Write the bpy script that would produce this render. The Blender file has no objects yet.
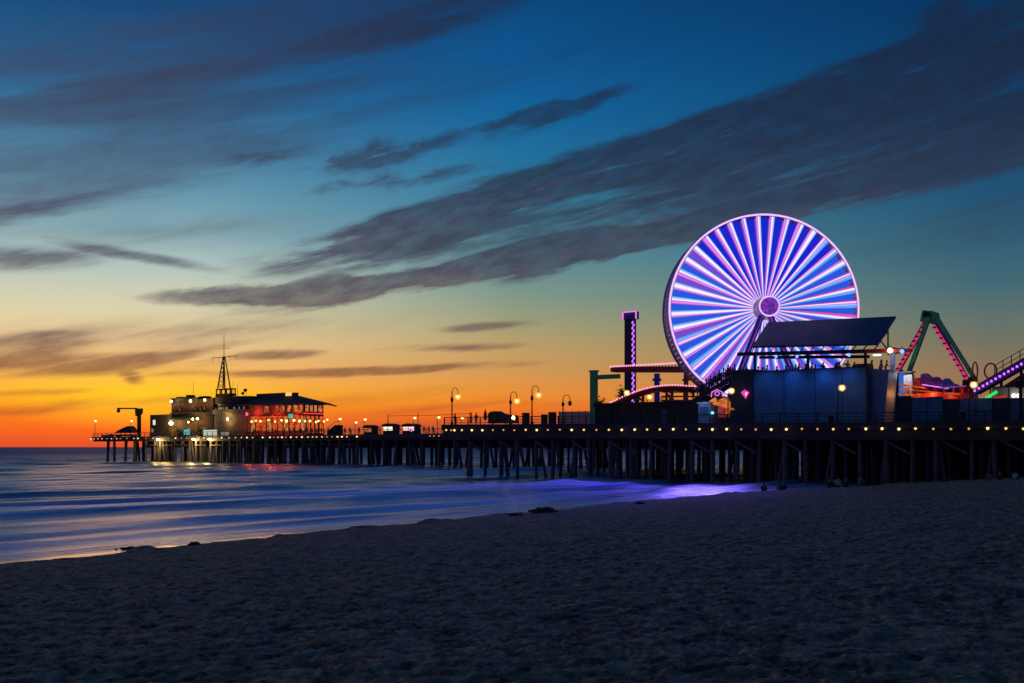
import bpy, math, random
import numpy as np
from mathutils import Vector, Matrix

random.seed(11)
sc = bpy.context.scene
C = sc.collection
R = math.radians
# ----------------------------------------------------------------- layout frame
F, CX, HY, H = 1100.0, 512.0, 447.0, 4.1          # focal length in pixels, horizon row, eye height over the sea
AX, AY = -9.4, 155.0                              # seaward corner of the wide part of the pier
ANG = -R(38.1)
UX, UY = math.cos(ANG), math.sin(ANG)             # along the pier, towards the shore
NX, NY = -UY, UX                                  # across the pier, away from the beach
TF = 57.0                                         # how far back the narrow pier starts


def S(px, t):
    k = (px - CX) / F
    return (k * (AY + t * NY) - AX - t * NX) / (UX - k * UY)


def W(s, t):
    return AX + s * UX + t * NX, AY + s * UY + t * NY


def DD(px, t):
    return W(S(px, t), t)[1]


def ZP(px, py, t):
    return H + (HY - py) * DD(px, t) / F


def P(px, py, t):
    return Vector((S(px, t), t, ZP(px, py, t)))


def zdeck(s):
    return 7.1 - 0.008 * s


ZFAR = 6.85


def lin(r, g, b):
    f = lambda c: (c / 255 / 12.92) if c <= 10 else ((c / 255 + 0.055) / 1.055) ** 2.4
    return (f(r), f(g), f(b), 1.0)


# ----------------------------------------------------------------- materials
MATS = {}


def nodes_of(m):
    m.use_nodes = True
    nt = m.node_tree
    nt.nodes.clear()
    return nt


def mat(name, col, rough=0.7, metal=0.0, var=0.25, scale=3.0, bump=0.15, stretch=(1, 1, 1)):
    if name in MATS:
        return MATS[name]
    m = bpy.data.materials.new(name)
    nt = nodes_of(m)
    out = nt.nodes.new('ShaderNodeOutputMaterial')
    b = nt.nodes.new('ShaderNodeBsdfPrincipled')
    tc = nt.nodes.new('ShaderNodeTexCoord')
    mp = nt.nodes.new('ShaderNodeMapping')
    mp.inputs['Scale'].default_value = stretch
    nz = nt.nodes.new('ShaderNodeTexNoise')
    nz.inputs['Scale'].default_value = scale
    nz.inputs['Detail'].default_value = 5
    rp = nt.nodes.new('ShaderNodeValToRGB')
    c = Vector(col[:3])
    rp.color_ramp.elements[0].position = 0.3
    rp.color_ramp.elements[1].position = 0.7
    rp.color_ramp.elements[0].color = (*(c * (1 - var)), 1)
    rp.color_ramp.elements[1].color = (*(c * (1 + var)), 1)
    bp = nt.nodes.new('ShaderNodeBump')
    bp.inputs['Strength'].default_value = bump
    bp.inputs['Distance'].default_value = 0.05
    L = nt.links.new
    L(tc.outputs['Object'], mp.inputs['Vector'])
    L(mp.outputs[0], nz.inputs['Vector'])
    L(nz.outputs['Fac'], rp.inputs[0])
    L(rp.outputs[0], b.inputs['Base Color'])
    L(nz.outputs['Fac'], bp.inputs['Height'])
    L(bp.outputs[0], b.inputs['Normal'])
    b.inputs['Roughness'].default_value = rough
    b.inputs['Metallic'].default_value = metal
    L(b.outputs[0], out.inputs[0])
    MATS[name] = m
    return m


def emis(name, col, strength, var=0.0, scale=2.0):
    if name in MATS:
        return MATS[name]
    m = bpy.data.materials.new(name)
    nt = nodes_of(m)
    out = nt.nodes.new('ShaderNodeOutputMaterial')
    e = nt.nodes.new('ShaderNodeEmission')
    e.inputs['Strength'].default_value = strength
    L = nt.links.new
    if var:
        tc = nt.nodes.new('ShaderNodeTexCoord')
        nz = nt.nodes.new('ShaderNodeTexNoise')
        nz.inputs['Scale'].default_value = scale
        rp = nt.nodes.new('ShaderNodeValToRGB')
        c = Vector(col[:3])
        rp.color_ramp.elements[0].position = 0.35
        rp.color_ramp.elements[1].position = 0.65
        rp.color_ramp.elements[0].color = (*(c * (1 - var)), 1)
        rp.color_ramp.elements[1].color = (*c, 1)
        L(tc.outputs['Object'], nz.inputs['Vector'])
        L(nz.outputs['Fac'], rp.inputs[0])
        L(rp.outputs[0], e.inputs['Color'])
    else:
        e.inputs['Color'].default_value = (*col[:3], 1)
    L(e.outputs[0], out.inputs[0])
    MATS[name] = m
    return m


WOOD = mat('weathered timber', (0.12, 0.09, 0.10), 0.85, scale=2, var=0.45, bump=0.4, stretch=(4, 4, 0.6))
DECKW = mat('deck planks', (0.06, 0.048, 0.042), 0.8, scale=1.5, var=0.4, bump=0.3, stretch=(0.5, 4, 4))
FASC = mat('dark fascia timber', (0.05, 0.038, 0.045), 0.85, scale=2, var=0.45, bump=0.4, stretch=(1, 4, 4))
RAILM = mat('dark railing paint', (0.025, 0.027, 0.035), 0.5, var=0.3)
POLEM = mat('dark green iron', (0.018, 0.026, 0.024), 0.45, 0.3, var=0.3)
BLACKM = mat('black metal', (0.015, 0.015, 0.018), 0.5, 0.2)
GREENM = mat('green ride paint', (0.06, 0.5, 0.18), 0.4, var=0.2)
REDM = mat('red ride paint', (0.45, 0.03, 0.03), 0.4, var=0.25)
BLUEM = mat('blue ride paint', (0.02, 0.07, 0.5), 0.4, var=0.2)
PURPM = mat('violet ride paint', (0.12, 0.04, 0.3), 0.4, var=0.2)
WHITEM = mat('white paint', (0.6, 0.62, 0.65), 0.5, var=0.15)
GREYM = mat('grey paint', (0.2, 0.2, 0.22), 0.6, var=0.2)
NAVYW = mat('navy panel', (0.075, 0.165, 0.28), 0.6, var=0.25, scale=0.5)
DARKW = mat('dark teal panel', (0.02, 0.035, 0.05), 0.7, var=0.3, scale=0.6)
BROWNW = mat('dark brown boards', (0.05, 0.03, 0.027), 0.8, var=0.35, scale=1.0, stretch=(0.6, 1, 4))
ROOFM = mat('dark roof', (0.03, 0.033, 0.05), 0.35, var=0.3, scale=0.8)
OLIVE = mat('cream render', (0.19, 0.165, 0.12), 0.8, var=0.2, scale=0.4)
REDW = mat('red boards', (0.33, 0.07, 0.045), 0.7, var=0.3, scale=1.2, stretch=(0.6, 1, 4))
TILEM = mat('brown shingles', (0.07, 0.05, 0.045), 0.8, var=0.4, scale=3)
CANVAS = mat('dark canvas', (0.05, 0.05, 0.06), 0.9, var=0.3)
TEALM = mat('teal mesh', (0.08, 0.42, 0.42), 0.7, var=0.3, scale=2)
SOLAR = mat('glossy dark blue roof sheet', (0.03, 0.06, 0.13), 0.45, 0.0, var=0.3, scale=0.6, bump=0.05)
WEED = mat('dried kelp', (0.07, 0.052, 0.042), 0.8, var=0.5, scale=6)
SKIN = mat('skin', (0.35, 0.2, 0.14), 0.6, var=0.08)
HAIR = mat('dark hair', (0.02, 0.014, 0.01), 0.6, var=0.3, scale=40)
SHOE = mat('dark shoes', (0.03, 0.03, 0.03), 0.6)
LEAFM = mat('dark leaves', (0.035, 0.06, 0.025), 0.7, var=0.5, scale=4)
BARKM = mat('bark', (0.06, 0.045, 0.035), 0.9, var=0.4, scale=5)

E_BULB = emis('small bulb light', (1.0, 0.62, 0.15), 1.35)
E_LAMP = emis('lamp bulb light', (1.0, 0.70, 0.26), 9.0)
E_FLOOD = emis('flood light', (1.0, 0.86, 0.38), 14.0)
E_WHITE = emis('white ray light', (1.0, 0.80, 1.0), 1.1)
E_PINK = emis('pink light', (0.82, 0.22, 0.78), 1.0)
E_HOT = emis('rose light', (0.9, 0.07, 0.32), 0.95)
E_CYAN = emis('pale blue light', (0.12, 0.40, 1.0), 0.95)
E_BLUE = emis('blue light', (0.025, 0.10, 0.75), 0.95)
E_DEEP = emis('deep blue light', (0.012, 0.02, 0.62), 0.95)
E_VIOL = emis('violet light', (0.20, 0.07, 0.62), 0.95)
E_LILAC = emis('lilac light', (0.55, 0.25, 0.98), 0.95)
E_PALE = emis('ice blue light', (0.32, 0.62, 1.0), 1.0)
E_RIM = emis('rim light', (0.88, 0.52, 1.0), 1.1)
E_HUB = emis('hub light', (0.26, 0.05, 0.62), 0.85, 0.6, 2.5)
E_WIN = emis('warm window light', (1.0, 0.32, 0.09), 0.75, 0.75, 1.2)
E_REDWIN = emis('red window light', (1.0, 0.20, 0.07), 0.7, 0.75, 1.0)
E_RED = emis('red neon', (1.0, 0.05, 0.05), 1.6)
E_TEAL = emis('teal neon', (0.03, 0.75, 0.45), 1.1)
E_GREEN = emis('green neon', (0.03, 0.8, 0.15), 1.0)
E_ORNG = emis('orange light', (1.0, 0.15, 0.025), 0.85, 0.7, 1.5)
E_SIGNW = emis('white sign light', (0.75, 0.8, 0.7), 0.75)
E_SIGNC = emis('cyan sign light', (0.15, 0.6, 0.75), 0.7)
E_LBLUE = emis('bright blue lamp', (0.08, 0.25, 1.0), 3.0)
E_PURP = emis('purple dots light', (0.62, 0.16, 0.95), 1.5)
E_PNKSOFT = emis('soft pink dots light', (1.0, 0.36, 0.6), 1.5)
E_MAG = emis('magenta sign light', (0.8, 0.06, 0.45), 1.0)


def globe_mat():
    m = bpy.data.materials.new('halo lamp globe')  # the shell's own glow stands for the halo round the bulb
    nt = nodes_of(m)
    out = nt.nodes.new('ShaderNodeOutputMaterial')
    e = nt.nodes.new('ShaderNodeEmission')
    e.inputs['Color'].default_value = (1.0, 0.48, 0.07, 1)
    e.inputs['Strength'].default_value = 1.35
    tr = nt.nodes.new('ShaderNodeBsdfTransparent')
    mx = nt.nodes.new('ShaderNodeMixShader')
    mx.inputs[0].default_value = 0.48
    nt.links.new(tr.outputs[0], mx.inputs[1])
    nt.links.new(e.outputs[0], mx.inputs[2])
    nt.links.new(mx.outputs[0], out.inputs[0])
    return m


GLOBE = globe_mat()
SOLAR.node_tree.nodes['Principled BSDF'].inputs['Specular IOR Level'].default_value = 0.15


# ----------------------------------------------------------------- mesh builder
class MB:
    def __init__(self):
        self.v, self.f, self.m, self.sm = [], [], [], []

    def add(self, verts, faces, m=0, smooth=False):
        o = len(self.v)
        self.v.extend([tuple(p) for p in verts])
        for f in faces:
            self.f.append([i + o for i in f])
            self.m.append(m)
            self.sm.append(smooth)
        return self

    def hexa(self, p, m=0):   # p: 4 lower corners then 4 upper corners, same order
        return self.add(p, [(3, 2, 1, 0), (4, 5, 6, 7), (0, 1, 5, 4), (1, 2, 6, 5), (2, 3, 7, 6), (3, 0, 4, 7)], m)

    def box(self, x0, x1, y0, y1, z0, z1, m=0):
        return self.hexa([(x0, y0, z0), (x1, y0, z0), (x1, y1, z0), (x0, y1, z0),
                          (x0, y0, z1), (x1, y0, z1), (x1, y1, z1), (x0, y1, z1)], m)

    def prism(self, prof, y0, y1, m=0):   # prof: (x, z) outline
        n = len(prof)
        vs = [(x, y0, z) for x, z in prof] + [(x, y1, z) for x, z in prof]
        fs = [tuple(range(n)), tuple(range(2 * n - 1, n - 1, -1))]
        fs += [(i, (i + 1) % n + 0, (i + 1) % n + n, i + n)[::-1] for i in range(n)]
        return self.add(vs, fs, m)

    def _basis(self, a, b):
        d = (Vector(b) - Vector(a))
        d.normalize()
        up = Vector((0, 0, 1)) if abs(d.z) < 0.95 else Vector((1, 0, 0))
        x = d.cross(up).normalized()
        y = x.cross(d).normalized()
        return d, x, y

    def beam(self, a, b, w, h=None, m=0):
        h = h or w
        a, b = Vector(a), Vector(b)
        d, x, y = self._basis(a, b)
        q = [(-1, -1), (1, -1), (1, 1), (-1, 1)]
        return self.hexa([a + x * (i * w / 2) + y * (j * h / 2) for i, j in q] + [b + x * (i * w / 2) + y * (j * h / 2) for i, j in q], m)

    def tube(self, a, b, r0, r1=None, n=8, m=0):
        r1 = r0 if r1 is None else r1
        return self.path([a, b], [r0, r1], n, m)

    def path(self, pts, r, n=8, m=0):
        pts = [Vector(p) for p in pts]
        rs = r if isinstance(r, (list, tuple)) else [r] * len(pts)
        vs, fs = [], []
        px = None
        for i, p in enumerate(pts):
            a = pts[max(i - 1, 0)]
            b = pts[min(i + 1, len(pts) - 1)]
            d, x, y = self._basis(a, b)
            if px is not None:
                x = (px - d * px.dot(d)).normalized()
                y = x.cross(d)
            px = x
            for k in range(n):
                an = 2 * math.pi * k / n
                vs.append(p + (x * math.cos(an) + y * math.sin(an)) * rs[i])
        for i in range(len(pts) - 1):
            for k in range(n):
                fs.append((i * n + k, i * n + (k + 1) % n, (i + 1) * n + (k + 1) % n, (i + 1) * n + k))
        self.add(vs, fs, m, True)
        o = len(pts) - 1
        return self.add(vs[:n], [tuple(range(n))[::-1]], m).add(vs[o * n:], [tuple(range(n))], m)

    def sphere(self, c, r, m=0, n=8, sx=1, sy=1, sz=1):
        vs, fs = [(c[0], c[1], c[2] + r * sz)], []
        k = n // 2
        for i in range(1, k):
            th = math.pi * i / k
            for j in range(n):
                ph = 2 * math.pi * j / n
                vs.append((c[0] + r * sx * math.sin(th) * math.cos(ph), c[1] + r * sy * math.sin(th) * math.sin(ph), c[2] + r * sz * math.cos(th)))
        vs.append((c[0], c[1], c[2] - r * sz))
        for j in range(n):
            fs.append((0, 1 + j, 1 + (j + 1) % n))
            for i in range(k - 2):
                fs.append((1 + i * n + j, 1 + (i + 1) * n + j, 1 + (i + 1) * n + (j + 1) % n, 1 + i * n + (j + 1) % n))
            e = 1 + (k - 2) * n
            fs.append((len(vs) - 1, e + (j + 1) % n, e + j))
        return self.add(vs, fs, m, True)

    def torus(self, c, rx, rz, r, n=32, k=8, m=0, axis='y'):
        vs, fs = [], []
        for i in range(n):
            a = 2 * math.pi * i / n
            ca, sa = math.cos(a), math.sin(a)
            for j in range(k):
                b = 2 * math.pi * j / k
                q = r * math.cos(b)
                vs.append((c[0] + (rx + q) * ca, c[1] + r * math.sin(b), c[2] + (rz + q) * sa))
        for i in range(n):
            for j in range(k):
                fs.append((i * k + j, i * k + (j + 1) % k, ((i + 1) % n) * k + (j + 1) % k, ((i + 1) % n) * k + j))
        return self.add(vs, fs, m, True)

    def mesh(self, name, mats, org=(0, 0, 0)):
        me = bpy.data.meshes.new(name)
        ox, oy, oz = org
        me.from_pydata([(x - ox, y - oy, z - oz) for x, y, z in self.v], [], self.f)
        for mm in (mats if isinstance(mats, (list, tuple)) else [mats]):
            me.materials.append(mm)
        me.polygons.foreach_set('material_index', self.m)
        me.polygons.foreach_set('use_smooth', self.sm)
        me.update()
        return me


ORG = {}


def tag(o, label=None, cat=None, group=None, kind=None):
    if label:
        o['label'] = label
    if cat:
        o['category'] = cat
    if group:
        o['group'] = group
    if kind:
        o['kind'] = kind
    return o


def empty(name, s, t, z, label, cat, group=None):
    o = bpy.data.objects.new(name, None)
    C.objects.link(o)
    x, y = W(s, t)
    o.location = (x, y, z)
    o.rotation_euler = (0, 0, ANG)
    o.empty_display_size = 0.3
    ORG[o.name] = (s, t, z)
    return tag(o, label, cat, group)


def part(name, mb, mats, parent, label=None, kind=None, org=None):
    """mesh given in pier coordinates (along, across, up) -> a child of parent"""
    o = bpy.data.objects.new(name, mb.mesh(name, mats, org if org is not None else ORG[parent.name]))
    C.objects.link(o)
    o.parent = parent
    ORG[o.name] = org if org is not None else ORG[parent.name]
    if label:
        o['label'] = label
    if kind:
        o['kind'] = kind
    return o


def single(name, mb, mats, s, t, z, label, cat, group=None):
    o = bpy.data.objects.new(name, mb.mesh(name, mats, (s, t, z)))
    C.objects.link(o)
    x, y = W(s, t)
    o.location = (x, y, z)
    o.rotation_euler = (0, 0, ANG)
    return tag(o, label, cat, group)


def copy_tree(o, parent=None):
    c = o.copy()
    C.objects.link(c)
    if parent is not None:
        c.parent = parent
    for ch in list(o.children):
        copy_tree(ch, c)
    return c


def put(o, s, t, z, rz=0.0):
    x, y = W(s, t)
    o.location = (x, y, z)
    o.rotation_euler = (0, 0, ANG + rz)
    return o


def lamp(parent, name, kind, energy, col, loc, radius=0.2, rot=None, **kw):
    d = bpy.data.lights.new(name, kind)
    d.energy = energy
    d.color = col
    if kind in ('POINT', 'SPOT'):
        d.shadow_soft_size = radius
    for k, v in kw.items():
        setattr(d, k, v)
    o = bpy.data.objects.new(name, d)
    C.objects.link(o)
    o.parent = parent
    o.location = loc
    if rot:
        o.rotation_euler = rot
    return o


# ----------------------------------------------------------------- sky
def build_world():
    w = bpy.data.worlds.new('World')
    sc.world = w
    w.use_nodes = True
    nt = w.node_tree
    nt.nodes.clear()
    N, L = nt.nodes.new, nt.links.new

    def math_(op, a, b=None, c=None, clamp=False):
        n = N('ShaderNodeMath')
        n.operation = op
        n.use_clamp = clamp
        for i, v in enumerate((a, b, c)):
            if v is None:
                continue
            if isinstance(v, (int, float)):
                n.inputs[i].default_value = v
            else:
                L(v, n.inputs[i])
        return n.outputs[0]

    def rng(v, a, b, c=0.0, d=1.0, smooth=True):
        n = N('ShaderNodeMapRange')
        n.interpolation_type = 'SMOOTHSTEP' if smooth else 'LINEAR'
        L(v, n.inputs[0])
        for i, q in enumerate((a, b, c, d)):
            n.inputs[i + 1].default_value = q
        return n.outputs[0]

    def mix(f, a, b):
        n = N('ShaderNodeMix')
        n.data_type = 'RGBA'
        for sock, v in ((n.inputs[0], f), (n.inputs[6], a), (n.inputs[7], b)):
            if isinstance(v, (int, float)):
                sock.default_value = v
            elif isinstance(v, tuple):
                sock.default_value = v
            else:
                L(v, sock)
        return n.outputs[2]

    tc = N('ShaderNodeTexCoord')
    nrm = N('ShaderNodeVectorMath')
    nrm.operation = 'NORMALIZE'
    L(tc.outputs['Generated'], nrm.inputs[0])
    sep = N('ShaderNodeSeparateXYZ')
    L(nrm.outputs[0], sep.inputs[0])
    az = math_('ARCTAN2', sep.outputs[0], sep.outputs[1])
    el = math_('ARCSINE', sep.outputs[2])
    ax = math_('MULTIPLY', az, F)
    ey = math_('MULTIPLY', el, F)

    def pix(px, py):
        a = math.atan((px - CX) / F)
        return a * F, math.atan((HY - py) / F * math.cos(a)) * F

    e01 = math_('DIVIDE', ey, 620.0, clamp=True)

    def ramp(px, stops):
        n = N('ShaderNodeValToRGB')
        cr = n.color_ramp
        pts = sorted((max(0.0, min(1.0, pix(px, py)[1] / 620.0)), c) for py, c in stops)
        while len(cr.elements) < len(pts):
            cr.elements.new(0.5)
        for e, (p, c) in zip(cr.elements, pts):
            e.position = p
            e.color = lin(*c)
        L(e01, n.inputs[0])
        return n.outputs[0]

    left = ramp(90, [(447, (222, 76, 42)), (436, (238, 90, 36)), (422, (247, 112, 30)), (408, (251, 142, 28)), (393, (251, 176, 40)),
                     (376, (245, 178, 84)), (356, (236, 188, 120)), (336, (230, 200, 150)), (312, (218, 208, 168)), (290, (202, 204, 180)), (260, (172, 194, 190)),
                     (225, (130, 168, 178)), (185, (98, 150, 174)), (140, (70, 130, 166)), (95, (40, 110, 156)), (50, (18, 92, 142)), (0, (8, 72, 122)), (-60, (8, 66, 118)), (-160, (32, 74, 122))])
    mid = ramp(512, [(447, (116, 60, 66)), (434, (140, 64, 58)), (425, (188, 76, 48)), (416, (228, 98, 38)), (405, (244, 128, 36)), (392, (236, 146, 54)), (372, (208, 150, 84)),
                     (350, (190, 156, 98)), (325, (158, 156, 118)), (295, (124, 150, 136)), (260, (92, 140, 150)), (215, (58, 126, 152)), (170, (30, 114, 156)),
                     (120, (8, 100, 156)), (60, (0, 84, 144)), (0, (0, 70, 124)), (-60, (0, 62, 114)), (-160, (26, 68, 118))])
    right = ramp(985, [(447, (140, 84, 66)), (420, (160, 100, 62)), (395, (156, 110, 74)), (370, (140, 114, 88)), (345, (116, 114, 98)), (318, (94, 112, 108)),
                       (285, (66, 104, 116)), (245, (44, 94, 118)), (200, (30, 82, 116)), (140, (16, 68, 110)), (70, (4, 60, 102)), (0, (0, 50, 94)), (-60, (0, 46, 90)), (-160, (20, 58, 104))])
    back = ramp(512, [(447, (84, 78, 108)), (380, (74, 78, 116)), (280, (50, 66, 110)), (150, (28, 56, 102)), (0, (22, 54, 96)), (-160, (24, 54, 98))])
    lx, mx_, rx = R(-16), 0.0, R(23.3)
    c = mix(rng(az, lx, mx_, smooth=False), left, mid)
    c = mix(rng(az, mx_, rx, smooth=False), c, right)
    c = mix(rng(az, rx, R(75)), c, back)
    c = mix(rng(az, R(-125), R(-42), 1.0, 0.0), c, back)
    # yellow glow where the sun went down
    gx, gy = pix(140, 394)
    mp = N('ShaderNodeMapping')
    mp.vector_type = 'TEXTURE'
    mp.inputs['Location'].default_value = (gx, gy, 0)
    mp.inputs['Scale'].default_value = (150, 36, 1)
    cmb = N('ShaderNodeCombineXYZ')
    L(ax, cmb.inputs[0])
    L(ey, cmb.inputs[1])
    L(cmb.outputs[0], mp.inputs[0])
    gr = N('ShaderNodeTexGradient')
    gr.gradient_type = 'SPHERICAL'
    L(mp.outputs[0], gr.inputs[0])
    c = mix(math_('MULTIPLY', gr.outputs['Fac'], 0.8), c, lin(255, 206, 40))

    # clouds: streaks in (azimuth, elevation), edges broken by noise
    def noise(scale, detail, rough, rot, sx, sy):
        m = N('ShaderNodeMapping')
        m.vector_type = 'TEXTURE'
        m.inputs['Rotation'].default_value = (0, 0, rot)
        m.inputs['Scale'].default_value = (sx, sy, 1)
        L(cmb.outputs[0], m.inputs[0])
        n = N('ShaderNodeTexNoise')
        n.inputs['Scale'].default_value = scale
        n.inputs['Detail'].default_value = detail
        n.inputs['Roughness'].default_value = rough
        L(m.outputs[0], n.inputs['Vector'])
        return n

    wn = noise(1.0, 5, 0.62, R(12), 110, 34)
    wv = N('ShaderNodeVectorMath')
    wv.operation = 'SUBTRACT'
    L(wn.outputs['Color'], wv.inputs[0])
    wv.inputs[1].default_value = (0.5, 0.5, 0.5)
    ws = N('ShaderNodeVectorMath')
    ws.operation = 'MULTIPLY'
    L(wv.outputs[0], ws.inputs[0])
    ws.inputs[1].default_value = (60, 26, 0)
    wa = N('ShaderNodeVectorMath')
    wa.operation = 'ADD'
    L(cmb.outputs[0], wa.inputs[0])
    L(ws.outputs[0], wa.inputs[1])
    # small warp for the thin ones
    wa2 = N('ShaderNodeVectorMath')
    wa2.operation = 'MULTIPLY_ADD'
    L(wv.outputs[0], wa2.inputs[0])
    wa2.inputs[1].default_value = (26, 6, 0)
    L(cmb.outputs[0], wa2.inputs[2])

    def field(streaks, vec):
        acc = None
        for px, py, l, wd, deg, a in streaks:
            x, y = pix(px, py)
            m = N('ShaderNodeMapping')
            m.vector_type = 'TEXTURE'
            m.inputs['Location'].default_value = (x, y, 0)
            m.inputs['Rotation'].default_value = (0, 0, R(deg))
            m.inputs['Scale'].default_value = (l, wd, 1)
            L(vec, m.inputs[0])
            g = N('ShaderNodeTexGradient')
            g.gradient_type = 'SPHERICAL'
            L(m.outputs[0], g.inputs[0])
            acc = math_('MULTIPLY', g.outputs['Fac'], a) if acc is None else math_('MULTIPLY_ADD', g.outputs['Fac'], a, acc)
        return acc

    big = [(620, 158, 460, 26, 16, 2.3), (930, 75, 330, 36, 15, 2.0), (560, 252, 400, 17, 11, 2.3), (340, 290, 230, 14, 5, 2.4), (790, 212, 280, 17, 9, 1.6), (420, 232, 200, 26, 18, 1.3),
           (620, 205, 400, 56, 13, 0.55), (450, 245, 240, 50, 15, 0.5), (900, 140, 330, 66, 11, 0.9), (900, 165, 250, 20, 9, 0.9), (1040, 120, 200, 40, 9, 0.9), (720, 178, 240, 22, 12, 0.6),
           (300, 58, 350, 34, 18, 0.8), (450, 12, 200, 24, 18, 0.6), (40, 92, 240, 40, 15, 0.6),
           (20, 214, 140, 15, 12, 1.0), (150, 186, 150, 10, 12, 0.55), (930, 18, 100, 16, 26, 1.0), (640, 45, 200, 16, 14, 0.3), (210, 0, 120, 14, 20, 0.35)]
    puff = [(262, 157, 75, 12, 13, 1.1), (385, 155, 85, 20, 16, 1.5), (420, 146, 60, 14, 18, 1.0), (400, 179, 140, 10, 8, 1.5), (545, 115, 110, 16, 17, 1.4), (590, 101, 80, 9, 17, 0.9), (335, 167, 80, 10, 8, 0.8), (480, 128, 90, 9, 14, 0.5)]
    veil = [(140, 105, 420, 70, 16, 1.3), (60, 185, 320, 44, 13, 1.1), (340, 25, 330, 60, 18, 1.2), (250, 140, 300, 40, 15, 0.8), (40, 40, 260, 60, 14, 1.0), (560, 60, 300, 30, 14, 0.5), (180, 232, 220, 22, 6, 0.7), (980, 230, 260, 40, 8, 0.6), (150, 335, 320, 26, 6, 1.0), (300, 400, 400, 16, 2, .8)]
    thin = [
            (20, 258, 100, 17, 3, 1.6), (140, 256, 110, 8, -8, 1.2), (30, 345, 75, 14, 7, 1.5), (0, 362, 120, 10, 6, 1.0), (100, 366, 190, 13, 4, 1.5), (190, 351, 110, 8, 10, 0.8), (240, 373, 150, 5, 2, 1.0),
            (132, 378, 17, 8, -14, 1.5), (280, 354, 62, 7, 3, 1.6), (490, 327, 68, 6.5, 4, 1.5), (455, 347, 95, 6, 2, 1.6), (390, 370, 185, 7, 3, 1.7),
            (60, 332, 200, 9, 6, 0.4), (240, 328, 180, 9, 7, 0.55), (30, 392, 80, 6, 4, 0.9), (80, 404, 130, 7, 4, 0.7), (20, 412, 80, 6, 2, 0.8), (420, 409, 150, 9, 5, 0.9), (560, 404, 120, 7, 2, 0.5),
            (560, 434, 330, 14, 1, 1.0), (330, 430, 160, 9, 2, 0.5), (985, 207, 120, 9, 12, 0.6), (960, 343, 80, 4, -2, 0.5)]
    n1 = noise(1.0, 7, 0.6, R(12), 210, 20)
    n2 = noise(1.0, 5, 0.6, R(16), 34, 11)
    tex = math_('ADD', math_('MULTIPLY', n1.outputs['Fac'], 1.15), math_('MULTIPLY', n2.outputs['Fac'], 0.42))
    tex = rng(tex, 0.58, 1.0, 0.22, 1.4, smooth=False)
    fb = math_('MULTIPLY', field(big, wa.outputs[0]), tex)
    ft = math_('MULTIPLY', field(thin, wa2.outputs[0]), rng(n1.outputs['Fac'], 0.32, 0.62, 0.35, 1.25, smooth=False))
    wa3 = N('ShaderNodeVectorMath')
    wa3.operation = 'MULTIPLY_ADD'
    wn3 = noise(1.0, 6, 0.65, R(14), 46, 16)
    L(wn3.outputs['Color'], wa3.inputs[0])
    wa3.inputs[1].default_value = (70, 26, 0)
    off3 = N('ShaderNodeVectorMath')
    off3.operation = 'ADD'
    off3.inputs[1].default_value = (-35, -13, 0)
    L(cmb.outputs[0], off3.inputs[0])
    L(off3.outputs[0], wa3.inputs[2])
    ptex = rng(math_('ADD', math_('MULTIPLY', n1.outputs['Fac'], 0.5), math_('MULTIPLY', wn3.outputs['Fac'], 0.7)), 0.42, 0.75, 0.15, 1.5, smooth=False)
    fp = math_('MULTIPLY', field(puff, wa3.outputs[0]), ptex)
    ap = rng(fp, 0.08, 1.35, 0.0, 0.8)
    fv = math_('MULTIPLY', field(veil, wa.outputs[0]), rng(n1.outputs['Fac'], 0.3, 0.65, 0.35, 1.2, smooth=False))
    av = rng(fv, 0.0, 1.2, 0.0, 0.6)
    ab = rng(fb, 0.10, 0.95, 0.0, 0.96)
    at = rng(ft, 0.06, 1.1, 0.0, 0.85)
    al = math_('SUBTRACT', 1.0, math_('MULTIPLY', math_('SUBTRACT', 1.0, ab), math_('SUBTRACT', 1.0, at)))

    for q_ in (ap, av):
        al = math_('SUBTRACT', 1.0, math_('MULTIPLY', math_('SUBTRACT', 1.0, al), math_('SUBTRACT', 1.0, q_)))

    cl = N('ShaderNodeValToRGB')
    cr = cl.color_ramp
    stops = [(447, (112, 62, 62)), (415, (190, 90, 44)), (385, (136, 84, 60)), (365, (118, 80, 70)), (335, (112, 92, 88)), (300, (84, 80, 90)), (260, (58, 64, 84)),
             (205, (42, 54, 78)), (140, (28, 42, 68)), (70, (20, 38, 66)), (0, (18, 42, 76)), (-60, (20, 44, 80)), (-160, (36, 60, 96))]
    pts = sorted((max(0.0, pix(512, py)[1] / 620.0), c_) for py, c_ in stops)
    while len(cr.elements) < len(pts):
        cr.elements.new(0.5)
    for e, (p, c_) in zip(cr.elements, pts):
        e.position = p
        e.color = lin(*c_)
    L(e01, cl.inputs[0])
    # warm lilac tint on the sunset side, a little texture inside the cloud
    warm = mix(rng(az, R(-26), R(4), 0.42, 0.0), cl.outputs[0], lin(84, 84, 112))
    hi = rng(ey, 60, 240)
    ccol = mix(hi, cl.outputs[0], warm)
    ccol = mix(rng(n2.outputs['Fac'], 0.3, 0.75, 0.0, 0.25), ccol, c)
    ccol = mix(math_('MULTIPLY', rng(n1.outputs['Fac'], 0.52, 0.3), rng(ey, 330, 120, 0.0, 0.4)), ccol, lin(112, 84, 96))
    c = mix(al, c, ccol)

    sky = N('ShaderNodeTexSky')
    sky.sky_type = 'NISHITA'
    sky.sun_disc = False
    sky.sun_elevation = R(0.5)
    sky.sun_rotation = R(-18)
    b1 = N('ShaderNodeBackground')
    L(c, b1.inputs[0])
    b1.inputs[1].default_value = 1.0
    b2 = N('ShaderNodeBackground')
    L(sky.outputs[0], b2.inputs[0])
    b2.inputs[1].default_value = 0.004
    ad = N('ShaderNodeAddShader')
    L(b1.outputs[0], ad.inputs[0])
    L(b2.outputs[0], ad.inputs[1])
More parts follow.
